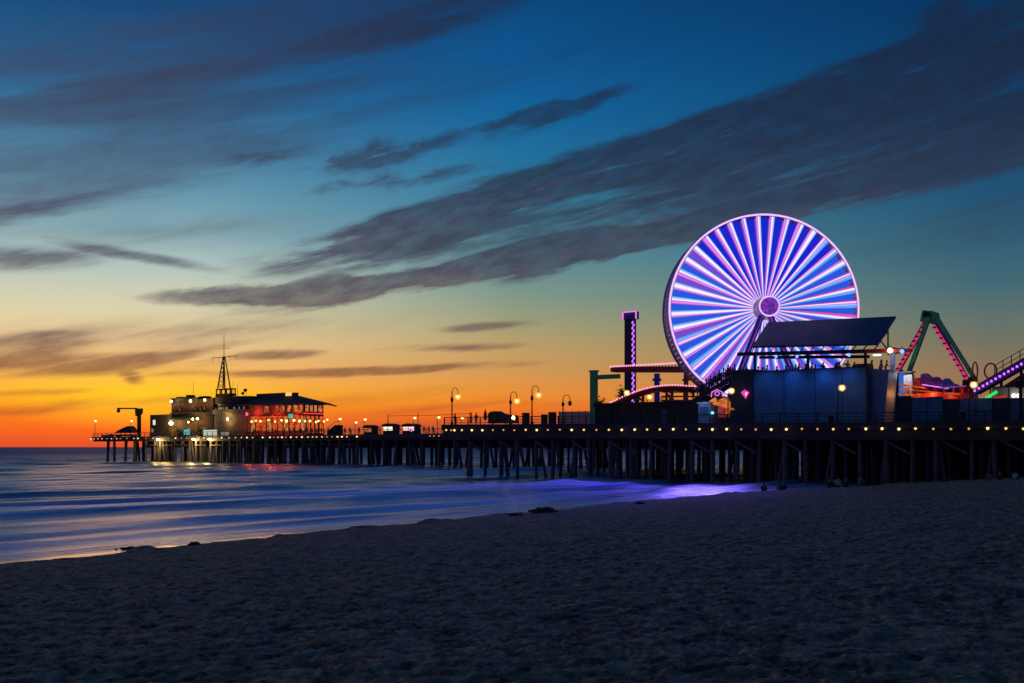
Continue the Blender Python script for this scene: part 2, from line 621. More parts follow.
    out = N('ShaderNodeOutputWorld')
    L(ad.outputs[0], out.inputs[0])
    w.cycles.sampling_method = 'MANUAL'
    w.cycles.sample_map_resolution = 1024


build_world()

sun = bpy.data.lights.new('sun', 'SUN')
sun.energy = 0.05
sun.angle = R(12)
sun.color = (1.0, 0.5, 0.22)
so = bpy.data.objects.new('sun', sun)
C.objects.link(so)
so.rotation_euler = Vector((math.sin(R(-18)), math.cos(R(-18)), math.tan(R(4.5)))).to_track_quat('Z', 'Y').to_euler()

# ----------------------------------------------------------------- ground: sand and sea
P0 = np.array((-16.6, 35.6))
SN = np.array((0.845, -0.5345))        # towards the land
SD = np.array((0.5345, 0.845))         # along the waterline


def vnoise(x, y, seed):
    xi, yi = np.floor(x).astype(np.int64), np.floor(y).astype(np.int64)
    fx, fy = x - xi, y - yi
    fx = fx * fx * fx * (fx * (fx * 6 - 15) + 10)
    fy = fy * fy * fy * (fy * (fy * 6 - 15) + 10)

    def h(a, b):
        n = (a * 374761393 + b * 668265263 + seed * 974711) & 0xFFFFFFFF
        n = ((n ^ (n >> 13)) * 1274126177) & 0xFFFFFFFF
        return ((n ^ (n >> 16)) & 0xFFFF) / 65535.0
    return (h(xi, yi) * (1 - fx) + h(xi + 1, yi) * fx) * (1 - fy) + (h(xi, yi + 1) * (1 - fx) + h(xi + 1, yi + 1) * fx) * fy


def fbm(x, y, seed, octv=4):
    a, s, tot = 1.0, 0.0, 0.0
    for i in range(octv):
        s = s + a * vnoise(x * 2 ** i, y * 2 ** i, seed + i)
        tot += a
        a *= 0.5
    return s / tot


def sand_height(x, y):
    d = (x - P0[0]) * SN[0] + (y - P0[1]) * SN[1]
    along = (x - P0[0]) * SD[0] + (y - P0[1]) * SD[1]
    dw = d + (fbm(along * 0.35, d * 0.1, 3) - 0.5) * 1.5 + (fbm(along * 0.07, d * 0.02, 9) - 0.5) * 1.6
    dw = dw - np.clip((along - 66) * .45, 0, 6.0)
    up = 0.35 + 0.065 * np.minimum(dw, 48)
    lo = 0.12 + 0.035 * (dw + 0.7)
    sc_ = 0.12 + (np.clip(dw, -0.7, 0) + 0.7) / 0.7 * 0.23
    z = np.where(dw >= 0, up, np.where(dw > -0.7, sc_, np.maximum(lo, -6)))
    dry = np.clip((dw + 0.5) / 1.6, 0, 1)
    # trampled sand: overlapping foot dimples and ridges
    wx = x + (fbm(x * 1.3, y * 1.3, 40, 2) - 0.5) * 0.6
    wy = y + (fbm(x * 1.3, y * 1.3, 50, 2) - 0.5) * 0.6
    a = fbm(wx * 6.0, wy * 5.0, 20, 4)
    rid = 1 - np.abs(2 * fbm(wx * 7.0, wy * 5.2, 30, 3) - 1)
    big = fbm(x * 0.5, y * 0.5, 60, 3)
    dim = np.clip(0.46 - fbm(wx * 6.5, wy * 5.0, 70, 2), 0, 1)
    fine = fbm(wx * 16.0, wy * 14.0, 90, 2)
    n = (fine - 0.5) * 0.03 + (a - 0.5) * 0.06 + (rid - 0.6) * 0.035 - dim * 0.15 + (big - 0.5) * 0.12
    crest = np.exp(-((dw - 0.5) / 0.7) ** 2) * (np.clip(fbm(along * 0.55, d * 0.3, 80) - 0.58, 0, 1) * 0.9)
    return z + n * dry + crest, dw


def build_sand():
    th = np.concatenate([np.linspace(-180, -34, 40, endpoint=False), np.linspace(-34, 34, 640, endpoint=False), np.linspace(34, 180, 40, endpoint=False)])
    th = np.radians(th)
    r = np.concatenate([np.geomspace(0.6, 5.5, 16, endpoint=False), np.geomspace(5.5, 130, 600, endpoint=False), np.geomspace(130, 6000, 36)])
    T, RR = np.meshgrid(th, r)
    X, Y = RR * np.sin(T), RR * np.cos(T)
    Zz, dw = sand_height(X, Y)
    nr, nt_ = X.shape
    V = np.stack([X, Y, Zz], -1).reshape(-1, 3)
    V = np.vstack([V, [[0, 0, float(Zz[0].mean())]]])
    i = np.arange(nr - 1)[:, None]
    j = np.arange(nt_)[None, :]
    j2 = (j + 1) % nt_
    q = np.stack([i * nt_ + j, (i + 1) * nt_ + j, (i + 1) * nt_ + j2, i * nt_ + j2], -1).reshape(-1, 4)[:, ::-1]
    me = bpy.data.meshes.new('sand')
    faces = q.tolist() + [[len(V) - 1, (k + 1) % nt_, k][::-1] for k in range(nt_)]
    me.from_pydata(V.tolist(), [], faces)
    me.polygons.foreach_set('use_smooth', [True] * len(me.polygons))
    me.update()
    o = bpy.data.objects.new('sand', me)
    C.objects.link(o)
    o['kind'] = 'structure'
    m = bpy.data.materials.new('beach sand')
    nt = nodes_of(m)
    N, L = nt.nodes.new, nt.links.new
    out = N('ShaderNodeOutputMaterial')
    b = N('ShaderNodeBsdfPrincipled')
    g = N('ShaderNodeNewGeometry')
    dt = N('ShaderNodeVectorMath')
    dt.operation = 'DOT_PRODUCT'
    L(g.outputs['Position'], dt.inputs[0])
    dt.inputs[1].default_value = (SN[0], SN[1], 0)
    sb = N('ShaderNodeMath')
    L(dt.outputs['Value'], sb.inputs[0])
    sb.operation = 'SUBTRACT'
    sb.inputs[1].default_value = float(P0 @ SN)
    sp = N('ShaderNodeSeparateXYZ')
    L(g.outputs['Position'], sp.inputs[0])
    wet = N('ShaderNodeMapRange')
    wet.interpolation_type = 'SMOOTHSTEP'
    L(sp.outputs[2], wet.inputs[0])
    for k, v in enumerate((0.13, 0.30, 1.0, 0.0)):
        wet.inputs[k + 1].default_value = v
    nz = N('ShaderNodeTexNoise')
    nz.inputs['Scale'].default_value = 3.6
    nz.inputs['Detail'].default_value = 7
    nz.inputs['Roughness'].default_value = 0.72
    L(g.outputs['Position'], nz.inputs['Vector'])
    rp = N('ShaderNodeValToRGB')  # light and dark mottle painted in for relief shading of the trampled sand
    rp.color_ramp.elements[0].position = 0.40
    rp.color_ramp.elements[0].color = (0.045, 0.026, 0.018, 1)
    rp.color_ramp.elements[1].position = 0.66
    rp.color_ramp.elements[1].color = (0.52, 0.30, 0.19, 1)
    L(nz.outputs['Fac'], rp.inputs[0])
    mx = N('ShaderNodeMix')
    mx.data_type = 'RGBA'
    L(wet.outputs[0], mx.inputs[0])
    L(rp.outputs[0], mx.inputs[6])
    mx.inputs[7].default_value = (0.06, 0.05, 0.05, 1)
    L(mx.outputs[2], b.inputs['Base Color'])
    rr = N('ShaderNodeMapRange')
    L(wet.outputs[0], rr.inputs[0])
    rr.inputs[3].default_value = 0.9
    rr.inputs[4].default_value = 0.24
    L(rr.outputs[0], b.inputs['Roughness'])
    n2 = N('ShaderNodeTexNoise')
    n2.inputs['Scale'].default_value = 14
    n2.inputs['Detail'].default_value = 6
    L(g.outputs['Position'], n2.inputs['Vector'])
    bm_ = N('ShaderNodeMapRange')
    L(wet.outputs[0], bm_.inputs[0])
    bm_.inputs[3].default_value = 1.0
    bm_.inputs[4].default_value = 0.02
    bp = N('ShaderNodeBump')
    bp.inputs['Distance'].default_value = 0.06
    L(bm_.outputs[0], bp.inputs['Strength'])
    L(n2.outputs['Fac'], bp.inputs['Height'])
    L(bp.outputs[0], b.inputs['Normal'])
    L(b.outputs[0], out.inputs[0])
    me.materials.append(m)


def build_water():
    off = np.concatenate([-np.geomspace(30000, 25, 30), np.linspace(-20, -2, 10), np.arange(-1, 70, .28), np.arange(70, 160, .5), np.arange(160, 330, 1.0), np.geomspace(330, 30000, 60)])
    alo = np.concatenate([-np.geomspace(30000, 170, 24), np.arange(-160, 330, 1.8), np.geomspace(335, 30000, 24)])
    O_, A_ = np.meshgrid(off, alo)
    O2 = O_ + (fbm(A_ * .018, O_ * .02, 101, 3) - .5) * 16
    env = np.clip((O_ - 1.5) / 7, 0, 1) * np.clip((1500 - O_) / 1000, 0, 1) * (.75 + .5 * fbm(A_ * .02, O_ * .02, 150, 2))
    crest = lambda x: 2 * (.5 + .5 * np.sin(x)) ** 1.6 - .9
    h = .20 * crest(2 * np.pi * O2 / 23) + .12 * crest(2 * np.pi * (O2 * 1.05 + (fbm(A_ * .03, O_ * .02, 111, 2) - .5) * 10) / 9.3)
    h += .055 * crest(2 * np.pi * (O2 + (fbm(A_ * .06, O_ * .05, 121, 2) - .5) * 8) / 4.6)
    h += (fbm(O_ * .55, A_ * .09, 131, 3) - .5) * .13
    h *= env
    Xw = P0[0] + A_ * SD[0] - O_ * SN[0]
    Yw = P0[1] + A_ * SD[1] - O_ * SN[1]
    na, no = O_.shape
    me = bpy.data.meshes.new('water')
    V = np.stack([Xw, Yw, h], -1).reshape(-1, 3)
    ii = np.arange(na - 1)[:, None]
    jj = np.arange(no - 1)[None, :]
    q = np.stack([ii * no + jj, ii * no + jj + 1, (ii + 1) * no + jj + 1, (ii + 1) * no + jj], -1).reshape(-1, 4)[:, ::-1]
    me.from_pydata(V.tolist(), [], q.tolist())
    me.polygons.foreach_set('use_smooth', [True] * len(me.polygons))
    me.update()
    if me.polygons[len(me.polygons) // 2].normal.z < 0:
        me.flip_normals()
    o = bpy.data.objects.new('water', me)
    C.objects.link(o)
    o['kind'] = 'structure'
    m = bpy.data.materials.new('smooth surf')
    nt = nodes_of(m)
    N, L = nt.nodes.new, nt.links.new
    out = N('ShaderNodeOutputMaterial')
    g = N('ShaderNodeNewGeometry')

    def dot(v, off):
        d = N('ShaderNodeVectorMath')
        d.operation = 'DOT_PRODUCT'
        L(g.outputs['Position'], d.inputs[0])
        d.inputs[1].default_value = v
        s = N('ShaderNodeMath')
        s.operation = 'SUBTRACT'
        L(d.outputs['Value'], s.inputs[0])
        s.inputs[1].default_value = off
        return s.outputs[0]

    def math_(op, a, b, c=None):
        n = N('ShaderNodeMath')
        n.operation = op
        for i, v in enumerate((a, b, c)):
            if v is None:
                continue
            if isinstance(v, (int, float)):
                n.inputs[i].default_value = v
            else:
                L(v, n.inputs[i])
        return n.outputs[0]

    off = dot((-SN[0], -SN[1], 0), -float(P0 @ SN))     # metres out to sea
    alo = dot((SD[0], SD[1], 0), float(P0 @ SD))
    cb = N('ShaderNodeCombineXYZ')
    L(off, cb.inputs[0])
    L(alo, cb.inputs[1])

    def noise(sx, sy, detail, rough=0.55, lac=2.0):
        mp = N('ShaderNodeMapping')
        mp.inputs['Scale'].default_value = (sx, sy, 1)
        L(cb.outputs[0], mp.inputs[0])
        n = N('ShaderNodeTexNoise')
        n.inputs['Scale'].default_value = 1
        n.inputs['Detail'].default_value = detail
        n.inputs['Roughness'].default_value = rough
        L(mp.outputs[0], n.inputs['Vector'])
        return n.outputs['Fac']

    nw = noise(0.03, 0.012, 3)
    offw = math_('MULTIPLY_ADD', math_('SUBTRACT', nw, 0.5), 22.0, off)
    rp = N('ShaderNodeValToRGB')
    rp.color_ramp.interpolation = 'B_SPLINE'
    cr = rp.color_ramp
    pts = [(0, .35), (4, .75), (9, .7), (13, .8), (19, .12), (25, .5), (31, 1.15), (37, .75), (44, .1), (54, .0), (62, .25), (72, .8), (80, .9), (90, .3), (105, .05), (125, .3), (140, .1), (160, .18), (180, .06), (200, 0.05)]
    while len(cr.elements) < len(pts):
        cr.elements.new(0.5)
    for e, (p, v) in zip(cr.elements, pts):
        e.position = p / 200.0
        e.color = (v, v, v, 1)
    L(math_('DIVIDE', offw, 200.0), rp.inputs[0])
    st = noise(0.9, 0.035, 6, 0.62)
    st2 = noise(0.22, 0.018, 4, 0.6)
    sm = N('ShaderNodeMapRange')
    L(math_('ADD', st, st2), sm.inputs[0])
    for k, v in enumerate((0.78, 1.22, 0.1, 1.3)):
        sm.inputs[k + 1].default_value = v
    foam = math_('MULTIPLY', rp.outputs[0], sm.outputs[0])
    fm = N('ShaderNodeMapRange')
    L(foam, fm.inputs[0])
    for k, v in enumerate((0.03, 0.75, 0.0, 0.88)):
        fm.inputs[k + 1].default_value = v

    glo = N('ShaderNodeBsdfPrincipled')
    glo.inputs['Base Color'].default_value = (0.013, 0.072, 0.25, 1)
    glo.inputs['Roughness'].default_value = 0.27
    rgh = N('ShaderNodeMapRange')
    L(off, rgh.inputs[0])
    for k, v in enumerate((120, 600, 0.27, 0.62)):
        rgh.inputs[k + 1].default_value = v
    L(rgh.outputs[0], glo.inputs['Roughness'])
    glo.inputs['IOR'].default_value = 1.33
    wv = noise(0.55, 0.10, 5, 0.6)
    wl = noise(0.09, 0.012, 3, 0.5)
    hgt = math_('MULTIPLY_ADD', wl, 0.6, math_('MULTIPLY', wv, 0.30))
    bp = N('ShaderNodeBump')
    bp.inputs['Strength'].default_value = 1.0
    bp.inputs['Distance'].default_value = 0.9
    L(hgt, bp.inputs['Height'])
    L(bp.outputs[0], glo.inputs['Normal'])
    fo = N('ShaderNodeBsdfPrincipled')
    fo.inputs['Base Color'].default_value = (0.46, 0.62, 0.95, 1)
    fo.inputs['Roughness'].default_value = 0.38
    mx = N('ShaderNodeMixShader')
    L(fm.outputs[0], mx.inputs[0])
    L(glo.outputs[0], mx.inputs[1])
    L(fo.outputs[0], mx.inputs[2])
    L(mx.outputs[0], out.inputs[0])
    me.materials.append(m)


build_sand()
build_water()


def ground_z(x, y):
    z, _ = sand_height(np.array([float(x)]), np.array([float(y)]))
    return float(z[0])


# ----------------------------------------------------------------- the piers
def near_pier():
    e = empty('pier', 0, 0, 0, 'wide amusement section of the timber pier that carries the big wheel', 'pier')
    s0, s1, t1 = -0.6, 140.0, 64.0
    zt = zdeck
    mb = MB()
    k = lambda s, t, dz: (s, t, zt(s) + dz)
    mb.hexa([k(s0, 0, -.32), k(s1, 0, -.32), k(s1, t1, -.32), k(s0, t1, -.32), k(s0, 0, 0), k(s1, 0, 0), k(s1, t1, 0), k(s0, t1, 0)])
    part('deck', mb, DECKW, e)
    mb = MB()
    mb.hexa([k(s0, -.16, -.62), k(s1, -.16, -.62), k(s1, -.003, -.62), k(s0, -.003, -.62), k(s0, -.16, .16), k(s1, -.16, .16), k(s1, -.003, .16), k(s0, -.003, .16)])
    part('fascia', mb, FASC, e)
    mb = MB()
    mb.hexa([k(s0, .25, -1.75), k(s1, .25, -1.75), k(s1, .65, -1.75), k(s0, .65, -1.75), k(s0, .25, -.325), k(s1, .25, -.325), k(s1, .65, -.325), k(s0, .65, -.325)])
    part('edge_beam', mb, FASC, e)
    for t in range(6, 62, 6):
        lw = 3.25 if t in (36, 60) else 1.1
        mb = MB()
        mb.hexa([k(s0, t, -lw), k(s1, t, -lw), k(s1, t + .35, -lw), k(s0, t + .35, -lw), k(s0, t, -.325), k(s1, t, -.325), k(s1, t + .35, -.325), k(s0, t + .35, -.325)])
        part('stringer', mb, WOOD, e)
    rest = MB()
    n = 0
    sb = S(470, 1.0)
    rnd = random.Random(5)
    rows = [0.95, 5.2, 10.5, 16, 20, 24, 28, 32, 36, 40, 44, 48, 52, 56, 60]
    i = 0
    while sb < 120:
        for row, t in enumerate(rows):
            if sb < 26 and row in (1, 3, 4, 6, 7, 9, 10, 12, 13):
                continue
            s = sb + rnd.uniform(-.5, .5) + (0 if row < 2 else rnd.uniform(-1, 1))
            zt_ = zt(s) - (1.75 if row == 0 else 1.1)
            if sb < 34 and row > 1 and rnd.random() < .3:
                continue
            r = rnd.uniform(.22, .32)
            lean = rnd.uniform(-.12, .12)
            a, b = (s + lean, t + rnd.uniform(-.1, .1), -1.6), (s, t, zt_ + .05)
            inview = -1 < s < 82
            if row < 2 and inview and n < 78:
                m1 = MB()
                m1.tube(a, b, r, r * .92, 9)
                part('piling', m1, WOOD, e)
                n += 1
            else:
                rest.tube(a, b, r, r * .92, 7)
            if row in (0, 3, 6, 9, 12) and (i % 2 == 0 or row > 0):
                sg = rnd.choice((-1, 1)) * rnd.uniform(.8, 1.5)
                m1 = MB()
                m1.tube((s + sg, t + rnd.uniform(.3, 1.0), -1.6), (s + sg * .12, t + .5, zt_ + .05), r * .9, r * .8, 8)
                if row == 0 and inview and n < 96:
                    part('piling', m1, WOOD, e)
                    n += 1
                else:
                    rest.add(m1.v, m1.f)
            if s > 42 and row in (3, 6, 9, 11, 13):     # planked bulkheads between the rows nearer the shore
                w = rnd.uniform(1.9, 2.6)
                rest.box(s - w / 2, s + w / 2, t + .4, t + .55, -1, zt_ - rnd.uniform(.1, .7))
        sb += 2.9
        i += 1
    part('piling_rows', rest, WOOD, e, kind='stuff')
    for q in range(0, 30):                      # slanting braces between the front piles
        s = S(470, 1.0) + q * 5.8
        if s > 80:
            break
        mb = MB()
        mb.beam((s, .55, 4.9), (s + 2.9, .55, 3.4), .12, .22)
        part('brace', mb, WOOD, e)


def far_pier():
    sL, sR = S(92, TF), S(505, TF)
    e = empty('pier', sL, TF, 0, 'long narrow timber pier running out to sea under the lit restaurant', 'pier')
    mb = MB()
    mb.box(sL, -0.65, TF, TF + 18, ZFAR - .3, ZFAR)
    mb.box(-0.645, sR, TF + 7.2, TF + 18, ZFAR - .3, ZFAR)
    mb = MB().box(sL, 3, TF, TF + 18, ZFAR - .3, ZFAR)
    part('deck', mb, DECKW, e)
    part('fascia', MB().box(sL, 3, TF - .15, TF - .003, ZFAR - .62, ZFAR + .1), WOOD, e)
    part('edge_beam', MB().box(sL, 3, TF + .4, TF + .8, ZFAR - 1.2, ZFAR - .303), WOOD, e)
    part('edge_beam', MB().box(sL, 3, TF + 16.4, TF + 16.8, ZFAR - 2.95, ZFAR - .303), WOOD, e)
    rnd = random.Random(9)
    n = 0
    rest = MB()
    s = S(106, TF)
    i = 0
    dense0, dense1 = S(146, TF), S(352, TF)
    while s < -1:
        dense = dense0 < s < dense1
        for row, t in enumerate((TF + .6, TF + 5, TF + 9.5, TF + 13, TF + 16.6)):
            ss = s + rnd.uniform(-.35, .35)
            r = rnd.uniform(.3, .42)
            m1 = MB().tube((ss, t, -1.5), (ss, t, ZFAR - .9), r, r * .92, 8)
            if row == 0 and n < 92:
                part('piling', m1, WOOD, e)
                n += 1
            elif (dense and s < S(245, TF)) or row in (2, 4):
                rest.add(m1.v, m1.f)
            if (row in (0, 2)) and rnd.random() < .82:
                sg = rnd.choice((-1, 1)) * rnd.uniform(1.2, 2.0)
                m1 = MB().tube((ss + sg, t + .5, -1.5), (ss + sg * .1, t + .5, ZFAR - .9), r * .9, r * .8, 8)
                if row == 0 and n < 92:
                    part('piling', m1, WOOD, e)
                    n += 1
                else:
                    rest.add(m1.v, m1.f)
        s += rnd.uniform(2.4, 3.6) if dense else rnd.uniform(3.4, 5.4)
        i += 1
    part('piling_rows', rest, WOOD, e, kind='stuff')
    for s in np.arange(dense0, dense1, 7.0):
        part('brace', MB().beam((s, TF + .2, 4.6), (s + 5, TF + .2, 4.6), .15, .25), WOOD, e)


near_pier()
far_pier()


def railing(label, s0, s1, t, zf, step, h=1.15):
    e = empty('railing', s0, t, zf(s0), label, 'railing')
    s = s0
    while s <= s1:
        part('post', MB().box(s - .06, s + .06, t - .06, t + .06, zf(s), zf(s) + h), RAILM, e)
        s += step
    for hh, w in ((h, .11), (h * .68, .06), (h * .36, .06)):
        part('rail', MB().beam((s0, t, zf(s0) + hh), (s1, t, zf(s1) + hh), .06, w), RAILM, e)


railing('dark post and rail railing along the edge of the wide pier section', -.4, 92, .25, zdeck, 2.2)
railing('dark post and rail railing along the edge of the narrow pier', S(92, TF) + .1, 0, TF + .3, lambda s: ZFAR, 2.3)

# small bulbs along the deck edges
near_px = [446.4, 451.3, 454.6, 462, 472, 482.5, 493, 503.6, 514.4, 525.9, 536.9, 548, 560, 571.8, 584, 596.6, 609, 621.9, 634.8, 647.2, 660, 673.4, 686, 699.6, 712.6, 726.8, 741.4,
           755.9, 771.3, 786.5, 802, 817.6, 833.4, 848.9, 866, 882.2, 899, 915.6, 933.4, 951, 969, 987.8, 1006, 1023.5]
far_px = [91, 94, 98, 102, 107, 111.6, 116.7, 120.5, 127, 134, 138, 146, 153, 161, 168, 175.6, 181.5, 186.6, 193, 199, 204, 211, 217, 221.7, 229, 235.6, 241.5, 247, 252.7, 262.7,
          270, 274, 278, 282, 286, 291, 296.5, 302, 308, 312.6, 316.6, 322, 327, 332, 337.5, 342, 347, 357, 430, 434, 439, 445, 451, 457, 464]


def bulb_mb(r):
    mb = MB()
    mb.sphere((0, -.02, 0), r, 0, 8)
    mb.tube((0, -.02, r * .8), (0, -.02, r * 1.7), r * .75, r * .5, 8, 1)
    mb.box(-.03, .03, -.02, .28, r * 1.3, r * 1.6, 1)
    return mb


BV = [E_BULB, emis('weak bulb light', (1.0, 0.52, 0.11), 0.8), emis('strong bulb light', (1.0, 0.7, 0.24), 2.0)]
bm1 = [bulb_mb(r_).mesh('edge_bulb', [b_, BLACKM]) for b_, r_ in zip(BV, (.14, .125, .155))]
bm2 = [bulb_mb(r_).mesh('edge_bulb', [b_, BLACKM]) for b_, r_ in zip(BV, (.16, .14, .19))]
br = random.Random(8)
for k, px in enumerate(near_px):
    o = bpy.data.objects.new('edge_lamp', br.choice(bm1))
    C.objects.link(o)
    s = S(px, -.4)
    put(o, s, -.42, ZP(px, 430 - 1.5 * max(0, px - 500) / 524, -.4) + br.uniform(-.035, .035))
    tag(o, 'small yellow bulb lamp on the edge of the wide pier deck', 'lamp', 'bulb lamps along the edge of the wide pier deck')
for k, px in enumerate(far_px):
    o = bpy.data.objects.new('edge_lamp', br.choice(bm2))
    C.objects.link(o)
    put(o, S(px, TF - .4), TF - .42, ZFAR - .42)
    tag(o, 'tiny yellow bulb lamp on the edge of the narrow pier deck', 'lamp', 'bulb lamps along the edge of the narrow pier deck')


# ----------------------------------------------------------------- street lamps
def crook_lamp(h, lit=True):
    """shepherd's crook lamp, origin at its foot"""
    e = bpy.data.objects.new('street_lamp', None)
    C.objects.link(e)
    ORG[e.name] = (0, 0, 0)
    mb = MB()
    mb.path([(0, 0, 0), (0, 0, .5), (0, 0, .55), (0, 0, 1.1)], [.24, .2, .13, .10], 10)
    mb.path([(0, 0, 1.1), (0, 0, h - .6)], [.10, .07], 10)
    part('pole', mb, POLEM, e)
    part('collar', MB().path([(0, 0, h * .62), (0, 0, h * .65), (0, 0, h * .72), (0, 0, h * .75)], [.1, .2, .2, .1], 10), POLEM, e)
    pts = []
    for k in range(13):
        a = math.pi * (1 - k / 12)
        pts.append((.55 + .55 * math.cos(a), 0, h - .6 + .55 * math.sin(a)))
    pts.append((1.1, 0, h - .85))
    part('arm', MB().path(pts, .045, 8), POLEM, e)
    part('shade', MB().path([(1.1, 0, h - .8), (1.1, 0, h - .95), (1.1, 0, h - 1.06)], [.08, .16, .30], 12), POLEM, e)
    if lit:
        part('globe', MB().sphere((1.1, 0, h - 1.3), .45, 0, 16), GLOBE, e)
        part('bulb', MB().sphere((1.1, 0, h - 1.3), .17, 0, 10), E_LAMP, e)
    else:
        part('globe', MB().sphere((1.1, 0, h - 1.25), .26, 0, 12), GREYM, e)
    return e


def post_lamp(h, r=.34):
    e = bpy.data.objects.new('street_lamp', None)
    C.objects.link(e)
    ORG[e.name] = (0, 0, 0)
    part('pole', MB().path([(0, 0, 0), (0, 0, .4), (0, 0, .45), (0, 0, h - .1)], [.16, .14, .08, .06], 8), POLEM, e)
    part('bracket', MB().path([(0, 0, h - .35), (.25, 0, h - .2), (.42, -.1, h - .05)], .035, 6), POLEM, e)
    part('globe', MB().sphere((.5, -.1, h + .22), r, 0, 12), GLOBE, e)
    part('bulb', MB().sphere((.5, -.1, h + .22), r * .55, 0, 10), E_LAMP, e)
    part('cap', MB().path([(.5, -.1, h + .22 + r * .8), (.5, -.1, h + .32 + r)], [r * .7, .05], 10), POLEM, e)
    return e


def place(o, px, t, z, label, group, rz=0.0):
    put(o, S(px, t), t, z, rz)
    return tag(o, label, 'street lamp', group)


G1 = 'tall crook lamps on the wide pier'
for px, top, lit, lab in ((452, 388, True, 'lit crook street lamp standing at the seaward corner of the wide pier'),
                          (510.5, 392, True, 'lit crook street lamp next to the covered food cart, dimmer and shorter than its neighbour'),
                          (532, 386, True, 'tallest lit crook street lamp, beside the dark board cabinets'),
                          (563, 395, False, 'unlit crook street lamp in front of the teal mesh fence')):
    z0 = zdeck(S(px, 1.2))
    place(crook_lamp(ZP(px, top, 1.2) - z0 + .05, lit), px, 1.2, z0, lab, G1)
G2 = 'globe lamps on the wide pier'
for px, py, t, lab in ((624, 393, 5, 'globe street lamp by the foot of the drop tower'),
                       (647, 397, 19, 'globe street lamp under the curved lower coaster track'),
                       (728, 391, 3.5, 'globe street lamp beside the orange game stall'),
                       (838, 388, 3, 'globe street lamp in front of the blue lit terrace wall'),
                       (969, 385, 2.6, 'globe street lamp at the foot of the green swing ride frame')):
    z0 = zdeck(S(px, t))
    place(post_lamp(ZP(px, py, t) - .22 - z0, .40), px, t, z0, lab, G2)
G3 = 'lamps along the narrow pier'
far_l = post_lamp(4.3, .42)
first = True
for px, py, t, lab in ((95, 421, 3, 'globe street lamp at the seaward end of the narrow pier'),
                       (131, 421, 14, 'globe street lamp behind the davit crane on the narrow pier'),
                       (339, 419, 3, 'globe street lamp next to the stairs of the red restaurant'),
                       (355, 422.5, 14, 'lowest globe street lamp just past the restaurant stairs'),
                       (364, 419.5, 4, 'globe street lamp beside the first round kiosk after the restaurant'),
                       (413.5, 418, 4, 'globe street lamp beside the kiosk with pink light'),
                       (437.5, 417.5, 3, 'globe street lamp under the overhead cable near the wide pier corner'),
                       (461, 418, 16, 'globe street lamp seen behind the corner railing of the wide pier')):
    o = far_l if first else copy_tree(far_l)
    first = False
    t += TF
    z0 = ZFAR
    place(o, px, t, z0, lab, G3)
    k = (ZP(px, py, t) - z0) / 4.52
    o.scale = (1, 1, k)
# overhead cable on the narrow pier
a, b = P(388, 416, TF + 6), P(470, 413.5, TF + 6)
e = empty('overhead_cable', a.x, a.y, ZFAR, 'thin overhead cable strung on poles along the narrow pier', 'cable')
part('wire', MB().path([a, (a + b) / 2 - Vector((0, 0, .15)), b], .05, 6), BLACKM, e)
part('pole', MB().tube((a.x, a.y, ZFAR), (a.x, a.y, a.z + .4), .12, .08), POLEM, e)
m = P(418, 414, TF + 6)
part('pole', MB().tube((m.x, m.y, ZFAR), (m.x, m.y, m.z + .3), .10, .07), POLEM, e)
part('pole', MB().tube((b.x, b.y, ZFAR), (b.x, b.y, b.z + .3), .10, .07), POLEM, e)


